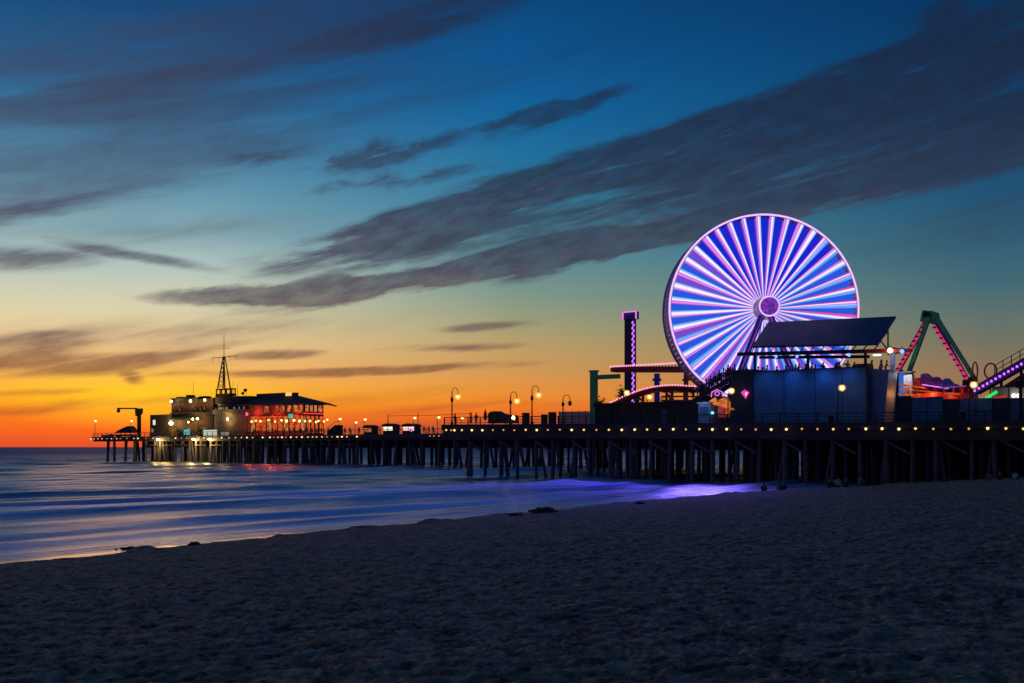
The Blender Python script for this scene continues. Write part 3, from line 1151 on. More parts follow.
# ----------------------------------------------------------------- ferris wheel
def ferris_wheel():
    t0 = 22.0
    hub = P(760.0, 311.2, t0)
    D = W(hub.x, hub.y)[1]
    Rr = 93.0 * D / F
    e = empty('ferris_wheel', hub.x, hub.y, zdeck(hub.x), 'big ferris wheel with glowing white pink and blue spokes', 'ferris wheel')
    e.rotation_euler = (0, 0, 0)                 # its axle points straight out over the beach
    hz = hub.z - zdeck(hub.x)
    O = (0, 0, 0)
    yf, yb = -2.4, 2.4

    def wedge(mb, a, r0, r1, w0, w1, y, o0, o1, m, th=.06):
        """flat bar from radius r0 to r1 at angle a, half widths w, sideways offsets o"""
        ca, sa = math.cos(a), math.sin(a)
        pt = lambda r, s, yy: (r * ca - s * sa, yy, hz + r * sa + s * ca)
        mb.hexa([pt(r0, o0 - w0, y - th), pt(r1, o1 - w1, y - th), pt(r1, o1 + w1, y - th), pt(r0, o0 + w0, y - th),
                 pt(r0, o0 - w0, y + th), pt(r1, o1 - w1, y + th), pt(r1, o1 + w1, y + th), pt(r0, o0 + w0, y + th)], m)

    n = 40
    rnd = random.Random(3)
    for i in range(n):
        a = 2 * math.pi * (i + .35) / n
        deg = math.degrees(a) % 360
        sideways = deg < 28 or deg > 335
        top = 55 < deg < 150
        warm, cool = (E_HOT if sideways else E_PINK), (E_DEEP if top else E_CYAN)
        pal = [E_WHITE, warm, cool, E_LILAC, E_PALE]
        order = rnd.choice(([1, 3, 0, 4, 2, 2], [1, 0, 3, 4, 2, 2], [3, 1, 0, 0, 4, 2], [1, 1, 0, 4, 2, 2], [1, 3, 0, 0, 4, 2], [1, 1, 3, 0, 4, 2]))
        ws_ = [rnd.uniform(.7, 1.3) * (1.25 if c_ == 0 else .95) for c_ in order]
        tot = sum(ws_)
        mb = MB()
        w_in, w_out = .20, .98 * rnd.uniform(.92, 1.1)
        u = -.5
        for c_, w_ in zip(order, ws_):
            f = w_ / tot
            um = u + f / 2
            wedge(mb, a, 1.5, Rr - .25, w_in * f * .5, w_out * f * .5 - .012, yf, -um * w_in, -um * w_out, c_)
            u += f
        part('spoke', mb, pal, e, org=O)
    for i in range(n):
        a = 2 * math.pi * (i + .85) / n
        deg = math.degrees(a) % 360
        mtl = E_DEEP if 35 < deg < 140 else (E_BLUE if rnd.random() < .5 else E_VIOL)
        if deg < 35 or deg > 330:
            mtl = E_BLUE
        mb = MB()
        wedge(mb, a, 1.9, Rr - .35, .10, .52, yf + 1.0, 0, 0, 0)
        wedge(mb, a, 1.9, Rr - .35, .05, .28, yf + 1.0, -.155, -.82, 1)
        wedge(mb, a, 1.9, Rr - .35, .05, .24, yf + 1.0, .155, .78, 1)
        part('light_strip', mb, [mtl, E_VIOL if mtl is not E_VIOL else E_BLUE], e, org=O)
    mb = MB()
    mb.torus((0, yf, hz), Rr, Rr, .13, 120, 8)
    part('rim', mb, E_RIM, e, org=O)
    rimsteel = mat('rim steel', (0.45, 0.30, 0.60), 0.6, 0.0, var=0.2)
    part('rim', MB().torus((0, yb, hz), Rr + .1, Rr + .1, .22, 120, 8), rimsteel, e, org=O)
    part('rim', MB().torus((0, yf + .5, hz), Rr + .12, Rr + .12, .16, 120, 8), rimsteel, e, org=O)
    mb = MB()
    k = 120
    for i in range(k):                            # slatted band between the rims
        a, b = 2 * math.pi * i / k, 2 * math.pi * (i + .86) / k
        r0, r1 = Rr + .05, Rr + .14
        q = [(r * math.cos(x), y, hz + r * math.sin(x)) for r, x, y in
             ((r0, a, yf + .5), (r0, b, yf + .5), (r0, b, yb), (r0, a, yb), (r1, a, yf + .5), (r1, b, yf + .5), (r1, b, yb), (r1, a, yb))]
        mb.hexa(q)
    part('rim_band', mb, rimsteel, e, org=O)
    hb = part('hub', MB().path([(0, yb + .3, hz), (0, -5.4, hz)], 1.3, 28), mat('hub drum', (0.5, 0.42, 0.62), 0.4, var=0.15), e, org=O)
    part('hub_cap', MB().path([(0, -5.402, hz), (0, -5.7, hz), (0, -5.8, hz)], [1.15, 1.15, .95], 28), E_HUB, hb, org=O)
    part('hub_ring', MB().torus((0, -5.4, hz), 1.27, 1.27, .1, 40, 8), E_RIM, hb, org=O)
    legm = mat('violet leg paint', (0.2, 0.09, 0.5), 0.4, var=0.2)
    for y in (-3.4, 3.2):
        for sx in (-1, 1):
            part('support_leg', MB().beam((sx * .3, y, hz - .3), (sx * 6.2, y + (.0 if y < 0 else .6), .02), .55, .75), legm, e, org=O)
    for sx in (-1, 1):
        part('added_leg_glow', MB().beam((sx * .55, -3.8, hz - 1.2), (sx * 6.1, -3.8, .6), .44, .05), emis('added violet leg glow', (.30, .07, .60), .95, .45, .6), e, org=O)  # glow strips added on the legs, as no lamp lights their front
    part('axle', MB().path([(0, -3.1, hz), (0, 2.9, hz)], .35, 14), legm, e, org=O)
    part('base', MB().box(-8, 8, -3.6, 3.8, 0.002, .5), GREYM, e, org=O)
    # the light the wheel throws over the surf
    L = bpy.data.lights.new('wheel_glow', 'SPOT')
    L.spot_size = R(62)
    L.spot_blend = 1.0
    L.shadow_soft_size = 3.0
    L.color = (0.17, 0.11, 1.0)
    L.energy = 80000
    o = bpy.data.objects.new('wheel_glow', L)
    C.objects.link(o)
    o.parent = e
    o.location = (-7, -5.2, hz - 3)
    o.rotation_euler = Vector((20, 35, 20)).to_track_quat('Z', 'Y').to_euler()      # aimed down at the surf


ferris_wheel()


# ----------------------------------------------------------------- people
def build_person(pose, h=1.72):
    """one skinned body; returns (body mesh, hair mesh). Faces -y, origin on the ground under the pelvis."""
    V, E_, Rd, cat = [], [], [], []

    def v(p, r, c, frm=None):
        V.append(Vector(p))
        Rd.append(r)
        cat.append(c)
        if frm is not None:
            E_.append((frm, len(V) - 1))
        return len(V) - 1
    sit = pose.startswith('sit')
    pz = .16 if sit else .94
    ln = {'stand': 0, 'lean': -.14, 'walk': -.03, 'sit': -.06, 'sit_back': .16, 'sit_bent': -.2}[pose]
    pel = v((0, 0, pz), .135, 2)
    sp = v((0, ln * .4, pz + .22), .125, 1, pel)
    ch = v((0, ln, pz + .42), .15, 1, sp)
    nk = v((0, ln * 1.15, pz + .58), .06, 0, ch)
    hd = v((0, ln * 1.2 - .02, pz + .68), .085, 0, nk)
    ht = v((0, ln * 1.2 + .0, pz + .77), .088, 0, hd)
    v((0, ln * 1.2 - .115, pz + .70), .022, 0, hd)
    for sx in (-1, 1):
        sh = v((sx * .18, ln, pz + .49), .065, 1, ch)
        if sit:
            if pose == 'sit_back':
                el = v((sx * .27, ln + .16, pz + .26), .048, 1, sh)
                wr = v((sx * .25, ln + .26, pz - .08), .034, 0, el)
                hn, fd = v((sx * .25, ln + .24, pz - .12), .034, 0, wr), Vector((0, .07, -.02))
            else:
                el = v((sx * .26, ln - .12, pz + .26), .048, 1, sh)
                wr = v((sx * .14, ln - .34, pz + .30), .034, 0, el)
                hn, fd = v((sx * .09, ln - .39, pz + .29), .034, 0, wr), Vector((-sx * .06, -.03, -.03))
        elif pose == 'lean':
            el = v((sx * .27, ln - .14, pz + .24), .048, 1, sh)
            wr = v((sx * .15, ln - .34, pz + .16), .034, 0, el)
            hn, fd = v((sx * .10, ln - .40, pz + .16), .034, 0, wr), Vector((-sx * .05, -.05, -.02))
        else:
            sw = (.12 * sx if pose == 'walk' else -.02)
            el = v((sx * .24, ln + .03 + sw * .6, pz + .20), .048, 1, sh)
            wr = v((sx * .25, ln - .04 + sw, pz - .05), .034, 0, el)
            hn, fd = v((sx * .25, ln - .06 + sw, pz - .12), .034, 0, wr), Vector((0, -.015, -.08))
        side = Vector((0, 1, 0)) if abs(fd.z) > .05 else Vector((0, 0, 1))
        for q, ll in ((-1.5, .8), (-.5, 1.0), (.5, .95), (1.5, .75)):
            k = v(V[hn] + fd * .5 * ll + side * q * .020, .010, 0, hn)
            v(V[k] + fd * .5 * ll + Vector((0, -.012, 0)), .008, 0, k)
        k = v(V[hn] + side * -.045 + fd * .25, .011, 0, wr)
        v(V[k] + fd * .4, .009, 0, k)
        hp = v((sx * .09, -.01, pz - .03), .10, 2, pel)
        if sit:
            kn = v((sx * .15, -.40, pz + .28 if pose != 'sit_back' else pz + .05), .068, 2, hp)
            an = v((sx * .13, -.62 if pose != 'sit_back' else -.80, .07), .045, 2, kn)
        else:
            sw = (-.2 * sx if pose == 'walk' else 0)
            kn = v((sx * .10, -.03 + sw * .6, .50), .068, 2, hp)
            an = v((sx * .11, .03 + sw, .09), .045, 2, kn)
        v(V[an] + Vector((sx * .02, -.17, -.045)), .035, 3, an)
    me = bpy.data.meshes.new('person_skeleton')
    me.from_pydata(V, E_, [])
    ob = bpy.data.objects.new('person_skeleton', me)
    C.objects.link(ob)
    md = ob.modifiers.new('Skin', 'SKIN')
    if not me.skin_vertices:
        raise RuntimeError('no skin layer')
    for i, sv in enumerate(me.skin_vertices[0].data):
        sv.radius = (Rd[i], Rd[i])
        sv.use_root = (i == 0)
    md.use_smooth_shade = True
    sd = ob.modifiers.new('Sub', 'SUBSURF')
    sd.levels = sd.render_levels = 1
    bpy.context.view_layer.update()
    dg = bpy.context.evaluated_depsgraph_get()
    body = bpy.data.meshes.new_from_object(ob.evaluated_get(dg))
    bpy.data.objects.remove(ob)
    body.name = 'person_body'
    segs = [(V[a], V[b], cat[b]) for a, b in E_]

    def nearest(c):
        best, bc = 1e9, 0
        for a, b, k in segs:
            ab = b - a
            tt = max(0, min(1, (c - a).dot(ab) / max(ab.length_squared, 1e-9)))
            dd = (a + ab * tt - c).length
            if dd < best:
                best, bc = dd, k
        return bc
    idx = [nearest(p.center) for p in body.polygons]
    hair = MB().sphere((0, V[ht].y + .022, V[ht].z + .028), .108, 0, 12, 1, 1.05, .95)
    hair.sphere((0, V[ht].y + .07, V[ht].z - .06), .075, 0, 10, 1, .7, 1.2)
    return body, idx, hair.mesh('hair', [HAIR]), V


PEOPLE = {}


def person(pose, shirt, trousers, loc, rz, label, group=None):
    key = (pose, shirt, trousers)
    if pose not in PEOPLE:
        PEOPLE[pose] = build_person(pose)
    if key not in PEOPLE:
        body, idx, hair, _ = PEOPLE[pose]
        b = body.copy()
        b.materials.clear()
        for mm in (SKIN, mat('cloth ' + shirt, CLOTH[shirt], .85, var=.15), mat('cloth ' + trousers, CLOTH[trousers], .85, var=.15), SHOE):
            b.materials.append(mm)
        b.polygons.foreach_set('material_index', idx)
        PEOPLE[key] = b
    o = bpy.data.objects.new('person', PEOPLE[key])
    C.objects.link(o)
    o.location = loc
    o.rotation_euler = (0, 0, rz)
    h = bpy.data.objects.new('hair', PEOPLE[pose][2])
    C.objects.link(h)
    h.parent = o
    return tag(o, label, 'person', group)


CLOTH = {'black': (.02, .02, .025), 'white': (.5, .5, .5), 'navy': (.02, .03, .08), 'grey': (.14, .14, .15), 'red': (.25, .03, .03), 'denim': (.05, .08, .16), 'tan': (.25, .19, .12)}


def beach_person(px, D, pose, shirt, trs, rz, label, group=None):
    x = (px - CX) / F * D
    return person(pose, shirt, trs, (x, D, ground_z(x, D) - .02), rz, label, group)


# ----------------------------------------------------------------- terrace bar with the tilted roof
def terrace():
    t = 5.0
    sL, s1, s2, sR = S(729, t), S(753, t), S(868, t), S(888.5, t)
    z1, z2, z3 = ZP(742, 369.5, t), ZP(815, 369.5, t), ZP(880, 369.5, t)
    zb = lambda s: zdeck(s) - .05
    e = empty('terrace_bar', (sL + sR) / 2, t, zdeck(sR), 'two storey bar with blue lit wall and roof terrace under a tilted roof', 'building')
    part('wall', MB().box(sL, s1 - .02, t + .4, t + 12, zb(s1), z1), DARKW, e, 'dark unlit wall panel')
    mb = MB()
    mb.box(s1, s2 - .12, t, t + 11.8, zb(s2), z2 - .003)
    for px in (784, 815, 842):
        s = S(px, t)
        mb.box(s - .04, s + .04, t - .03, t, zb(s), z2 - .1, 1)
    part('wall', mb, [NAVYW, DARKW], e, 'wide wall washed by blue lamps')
    part('pilaster', MB().box(s2 - .115, s2 + .25, t - .25, t + .6, zb(s2), z2 + .1), DARKW, e)
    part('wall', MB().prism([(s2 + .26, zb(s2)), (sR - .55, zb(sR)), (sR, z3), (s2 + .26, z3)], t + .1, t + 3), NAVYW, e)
    part('pilaster', MB().box(s1 - .1, s1 + .02, t - .16, t + .3, zb(s1), z2 + .05), DARKW, e)
    part('parapet_cap', MB().box(s1 + .03, s2 - .13, t - .1, t + .35, z2, z2 + .12), DARKW, e)
    # beam and columns over the terrace
    bz = ZP(820, 352.5, t + 1)
    b0, b1 = P(738, 354.3, t + 1), P(905, 350.3, t + 1)
    part('roof_beam', MB().beam(b0, b1, .5, .42), BLACKM, e)
    part('roof_beam', MB().beam(b0 + Vector((0, 6, 0)), b1 + Vector((-6.2, 6, 0)), .4, .35), BLACKM, e)
    for px in (755, 808, 865.5):
        a = P(px, 353, t + 1)
        part('column', MB().box(a.x - .13, a.x + .13, a.y - .13, a.y + .13, z2 - .9, a.z), BLACKM, e)
    # tilted roof slab
    q = [P(752, 346.2, t), P(878.5, 343.4, t), P(896, 316.2, t + 7.5), P(768, 322.2, t + 7.5)]
    dz = Vector((0, 0, .22))
    part('roof', MB().hexa([p - dz for p in q] + q), SOLAR, e)
    # posts that carry the slab
    for k in range(13):
        f = k / 12
        lo = b0.lerp(b1, .09 + .74 * f)
        up = q[0].lerp(q[1], .01 + .98 * f)
        part('strut', MB().beam((lo.x, lo.y, lo.z + .2), (up.x, up.y + .2, up.z - .2), .10), BLACKM, e)
    c = q[2]
    lo = P(888, 350, t + 7)
    part('strut', MB().beam((lo.x, lo.y, lo.z), (lo.x, lo.y, P(888, 327, t + 7).z), .14), BLACKM, e)
    part('strut', MB().beam(P(877, 345, t + 1), P(888, 331, t + 7), .12), BLACKM, e)
    part('strut', MB().beam(P(880, 340, t + 3), P(888, 350, t + 7), .12), BLACKM, e)
    # ceiling sheet under the beam, lit from the bar
    c0, c1 = P(742, 353, t + 1.2), P(903, 349.3, t + 1.2)
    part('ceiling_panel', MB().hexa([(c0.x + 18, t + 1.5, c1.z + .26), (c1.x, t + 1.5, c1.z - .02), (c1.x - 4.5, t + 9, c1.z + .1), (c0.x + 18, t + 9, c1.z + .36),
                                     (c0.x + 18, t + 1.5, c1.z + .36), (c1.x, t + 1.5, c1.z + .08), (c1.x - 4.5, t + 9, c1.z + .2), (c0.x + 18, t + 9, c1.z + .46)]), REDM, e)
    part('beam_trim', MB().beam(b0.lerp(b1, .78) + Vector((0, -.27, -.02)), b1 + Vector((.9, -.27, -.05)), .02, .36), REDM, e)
    lamp(e, 'terrace_light', 'POINT', 40, (1, .3, .3), (S(893, t) - (sL + sR) / 2, -.9, P(893, 352, t).z - zdeck(sR)), .2)
    lamp(e, 'terrace_light', 'POINT', 25, (.15, .4, 1), (S(896, t) - (sL + sR) / 2, .5, P(893, 357, t).z - zdeck(sR)), .2)
    a = P(892, 360, t + 1.2)
    part('column', MB().box(a.x - .22, a.x + .22, t + 1.2, t + 1.6, z3 - .3, P(892, 352, t + 1).z), mat('pale blue column', (.25, .45, .6), .5), e)
    # wall washer lamps
    for k, (px, en) in enumerate(((767, 150), (793, 260), (824, 250), (849, 130))):
        s = S(px, t)
        w = empty('wall_lamp', s, t - .3, z2 - .1, ('blue wall washer lamp on the terrace wall above the railing', 'brightest blue wall washer lamp on the terrace wall',
                                                    'blue wall washer lamp between the two middle wall seams', 'blue wall washer lamp close above the yellow globe lamp')[k], 'lamp', 'blue wall washer lamps')
        part('housing', MB().box(s - .16, s + .16, t - 1.2, t - .85, z2 + .28, z2 + .46), BLACKM, w)
        part('bracket', MB().beam((s, t - 1.0, z2 + .36), (s, t - .09, z2 + .06), .07), BLACKM, w)
        lamp(w, 'washer_light', 'SPOT', en * .8, (.05, .26, 1.0), (0, -1.1, .5), .5, (R(30), 0, 0), spot_size=R(110), spot_blend=1.0)
    # lamps under the roof
    for px, py, mt, r, nm, lab in ((890, 350.5, E_LAMP, .28, 'lamp', 'warm round lamp hung at the end of the terrace roof beam'),
                                   (902, 351.3, E_LBLUE, .24, 'lamp', 'blue round lamp at the tip of the terrace roof beam'),
                                   (849, 355, E_LBLUE, .2, 'lamp', 'blue lamp hanging under the terrace roof near the bar'),
                                   (776, 356.5, E_LBLUE, .18, 'lamp', 'pale blue lamp hanging over the crowded side of the terrace'),
                                   (797, 356.5, E_LBLUE, .18, 'lamp', 'blue lamp hanging by the middle terrace column')):
        a = P(px, py, t + .5)
        single('hanging_lamp', MB().sphere(a, r, 0, 10).tube(a + Vector((0, 0, r)), a + Vector((0, 0, r + .3)), .05, .05, 6, 1), [mt, BLACKM], a.x, a.y, a.z, lab, 'lamp', 'lamps under the terrace roof')
    a = P(877, 355, t + 4)
    single('ceiling_lamp', MB().sphere(a, .5, 0, 12, 1, 1, .22).tube(a + Vector((0, 0, .1)), a + Vector((0, 0, .5)), .06, .06, 6, 1), [emis('white lamp', (1, .9, .7), 2.2), BLACKM], a.x, a.y, a.z,
           'flat oval white lamp under the terrace ceiling', 'lamp')
    # people along the parapet
    rnd = random.Random(21)
    cols = ['black', 'navy', 'grey', 'white', 'red']
    spots = [735, 741, 747, 757, 762, 768, 779, 786, 793, 800, 804, 812, 818, 823, 836, 839, 843, 848, 853, 870, 874, 878, 882, 887]
    for k, px in enumerate(spots):
        px += rnd.uniform(-2.2, 2.2)
        tt = t + rnd.uniform(.9, 2.6)
        s = S(px, tt)
        zf = z2 - .98 + rnd.uniform(-.1, .12)
        x, y = W(s, tt)
        person(rnd.choice(['stand', 'lean', 'walk']), rnd.choice(cols), rnd.choice(['black', 'denim']), (x, y, zf), rnd.uniform(0, 6.28),
               'dark figure standing behind the parapet of the roof terrace', 'crowd on the roof terrace')
    # a stage of the bar: counter backdrop with warm light
    a = P(858, 364, t + 5)
    b = empty('bar_counter', a.x, a.y, z2 - .9, 'orange lit bar counter on the roof terrace behind the crowd', 'counter')
    part('counter', MB().box(a.x - 1.1, a.x + 1.1, a.y, a.y + .8, z2 - .9, z2 + .25), REDM, b)
    part('light_panel', MB().box(a.x - 1.0, a.x + 1.0, a.y - .04, a.y - .005, z2 - .1, z2 + .2), E_ORNG, b)
    part('back_shelf', MB().box(a.x - 1.1, a.x + 1.1, a.y + 1.2, a.y + 1.5, z2 - .9, z2 + .9), REDW, b)
    # stairs with people at the seaward side
    st = empty('stairway', S(712, t + 3), t + 3, zdeck(S(712, t)), 'dark outside stairway climbing to the roof terrace', 'stairs')
    a0, a1 = P(694, 402, t + 3), P(735, 377, t + 3)
    n = 14
    mb = MB()
    for k in range(n):
        f0, f1 = k / n, (k + 1) / n
        p, q2 = a0.lerp(a1, f0), a0.lerp(a1, f1)
        mb.box(p.x, q2.x - .002, t + 2, t + 4.5, q2.z - .18, q2.z)
    part('steps', mb, DARKW, st)
    for y in (t + 1.9, t + 4.6):
        part('stringer', MB().beam((a0.x, y, a0.z - .2), (a1.x, y, a1.z - .2), .12, .5), BLACKM, st)
        part('handrail', MB().beam((a0.x, y, a0.z + .95), (a1.x, y, a1.z + .95), .07, .09), BLACKM, st)
    for f in (.05, .35, .65, .95):
        p = a0.lerp(a1, f)
        part('post', MB().box(p.x - .12, p.x + .12, t + 2.2, t + 2.45, zdeck(p.x), p.z - .2), BLACKM, st)
    for k in range(18):
        p = a0.lerp(a1, .04 + .053 * k)
        tt = t + 2.4 + (k % 2) * 1.2
        x, y = W(p.x, tt)
        person(('stand', 'walk')[k % 2], cols[k % 3], 'black', (x, y, p.z + .02), rnd.uniform(0, 6.28), 'dark figure standing on the stairway to the terrace', 'people on the terrace stairway')


terrace()


# ----------------------------------------------------------------- things on the wide deck, seaward half
def coaster():
    zb = zdeck(S(650, 24))
    e = empty('roller_coaster', S(650, 24), 24, zb, 'red roller coaster track edged with pink lights before the wheel', 'roller coaster')
    t = 27
    a, b = P(614, 369.5, t), P(704, 369.5, t)
    part('track_girder', MB().beam(a, b, 1.6, .85), REDM, e, 'high straight red girder track')
    mb = MB()
    x = a.x - .2
    while x < b.x:
        mb.box(x, x + .16, t - .93, t - .82, a.z + .28, a.z + .52)
        x += .36
    x = a.x - .2
    part('light_string', mb, E_PNKSOFT, e)
    mb = MB()
    for k in range(30):
        xx = a.x + (b.x - a.x) * k / 29
        mb.box(xx - .06, xx + .06, t - .9, t - .81, a.z - .42, a.z + .2)
    part('web_plates', mb, mat('dark red steel', (.2, .02, .02), .5), e)
    pts = [P(px, py, 20) for px, py in ((592, 413), (603, 408), (615, 402.2), (630, 395.5), (645, 390), (660, 386.8), (675, 385.8), (692, 386.6), (712, 388.5), (730, 394), (745, 402))]
    # smooth the curve
    def curve(pp, n=6):
        out = []
        for i in range(len(pp) - 1):
            p0, p1, p2, p3 = pp[max(i - 1, 0)], pp[i], pp[i + 1], pp[min(i + 2, len(pp) - 1)]
            for k in range(n):
                f = k / n
                out.append(.5 * ((2 * p1) + (p2 - p0) * f + (2 * p0 - 5 * p1 + 4 * p2 - p3) * f * f + (3 * p1 - p0 - 3 * p2 + p3) * f ** 3))
        return out + [pp[-1]]
    cv = curve(pts)
    for dy in (-.5, .5):
        part('rail', MB().path([p + Vector((0, dy, -.12)) for p in cv], .13, 8), REDM, e)
    mb = MB()
    for p in cv[::2]:
        mb.box(p.x - .1, p.x + .1, p.y - .7, p.y + .7, p.z - .45, p.z - .22)
    mb.path([p + Vector((0, 0, -.55)) for p in cv], .2, 8)
    part('track_spine', mb, mat('dark red steel', (.2, .02, .02), .5), e)
    mb = MB()
    tot = 0
    fine = curve(cv, 4)
    last = None
    for p in fine:
        if last is None or (p - last).length > .38:
            mb.box(p.x - .10, p.x + .10, p.y - .8, p.y - .68, p.z - .02, p.z + .16)
            last = p
    part('light_string', mb, E_PNKSOFT, e)
    for px, mt, t2, y1, w in ((657, BLUEM, 25.4, 373.5, .62), (686, REDM, 25.4, 373.5, .5)):
        a = P(px, y1, t2)
        part('column', MB().box(a.x - w / 2, a.x + w / 2, a.y - w / 2, a.y + w / 2, zb - .1, a.z).box(a.x - w * .8, a.x + w * .8, a.y - w * .8, a.y + w * .8, a.z - 1.1, a.z - .75), mt, e)
    a = P(702.5, 390, 18.5)
    part('column', MB().box(a.x - .35, a.x + .35, a.y - .35, a.y + .35, zdeck(a.x) - .1, a.z), BLUEM, e)
    for px, py in ((625, 399.5), (643, 392.5), (672, 388)):
        a = P(px, py, 20)
        part('column', MB().box(a.x - .16, a.x + .16, a.y - .16, a.y + .16, zdeck(a.x) - .05, a.z - .3), REDM, e)
    for py in (392, 396.5, 400.5):
        a, b = P(662, py, 31), P(708, py, 31)
        part('back_track', MB().beam(a, b, .5, .22), REDM, e)
    for px in (666, 684, 703):
        a = P(px, 391, 31.4)
        part('column', MB().box(a.x - .15, a.x + .15, a.y, a.y + .3, zb - .1, a.z), REDM, e)


coaster()


def drop_tower():
    t = 33
    a = P(628.5, 313, t)
    s = a.x
    zb = zdeck(s)
    e = empty('drop_tower', s, t, zb, 'slim dark drop tower with purple lit side and glowing pink top', 'amusement ride')
    w0, w1 = S(625.6, t), S(632.4, t)
    top = ZP(628, 320, t)
    part('shaft', MB().box(w0, w1, t - .35, t + .1, zb - .05, top), mat('dark tower cladding', (.035, .02, .05), .5, var=.3), e)
    x0, x1 = w1 + .06, S(636, t)
    part('side_column', MB().box(x0, x1, t - .25, t + .05, zb - .05, top), PURPM, e)
    mb = MB()
    z = zb + .3
    k = 0
    while z < top - .5:
        xa = x0 + (.02 if k % 2 else .24)
        mb.hexa([(xa, t - .36, z), (xa + .24, t - .36, z + .12), (xa + .24, t - .255, z + .12), (xa, t - .255, z), (xa, t - .36, z + .34), (xa + .24, t - .36, z + .46), (xa + .24, t - .255, z + .46), (xa, t - .255, z + .34)])
        z += .44
        k += 1
    part('light_lattice', mb, E_PURP, e)
    c0, c1 = S(625.4, t), S(638.6, t)
    c = part('crown', MB().box(c0, c1, t - .7, t + .1, top + .003, ZP(628, 312.6, t)), PURPM, e)
    mb = MB()
    zt = ZP(628, 312.6, t)
    for (p, q) in (((c0, zt), (c1, zt)), ((c0, top), (c0, zt)), ((c1, top), (c1, zt))):
        mb.beam((p[0], t - .78, p[1]), (q[0], t - .78, q[1]), .14, .2)
    part('crown_light', mb, E_PINK, c)
    part('gondola', MB().box(w0 - .5, w1 + .7, t - 1.3, t - .75, zb + 1.0, zb + 1.6), BLACKM, e)


drop_tower()


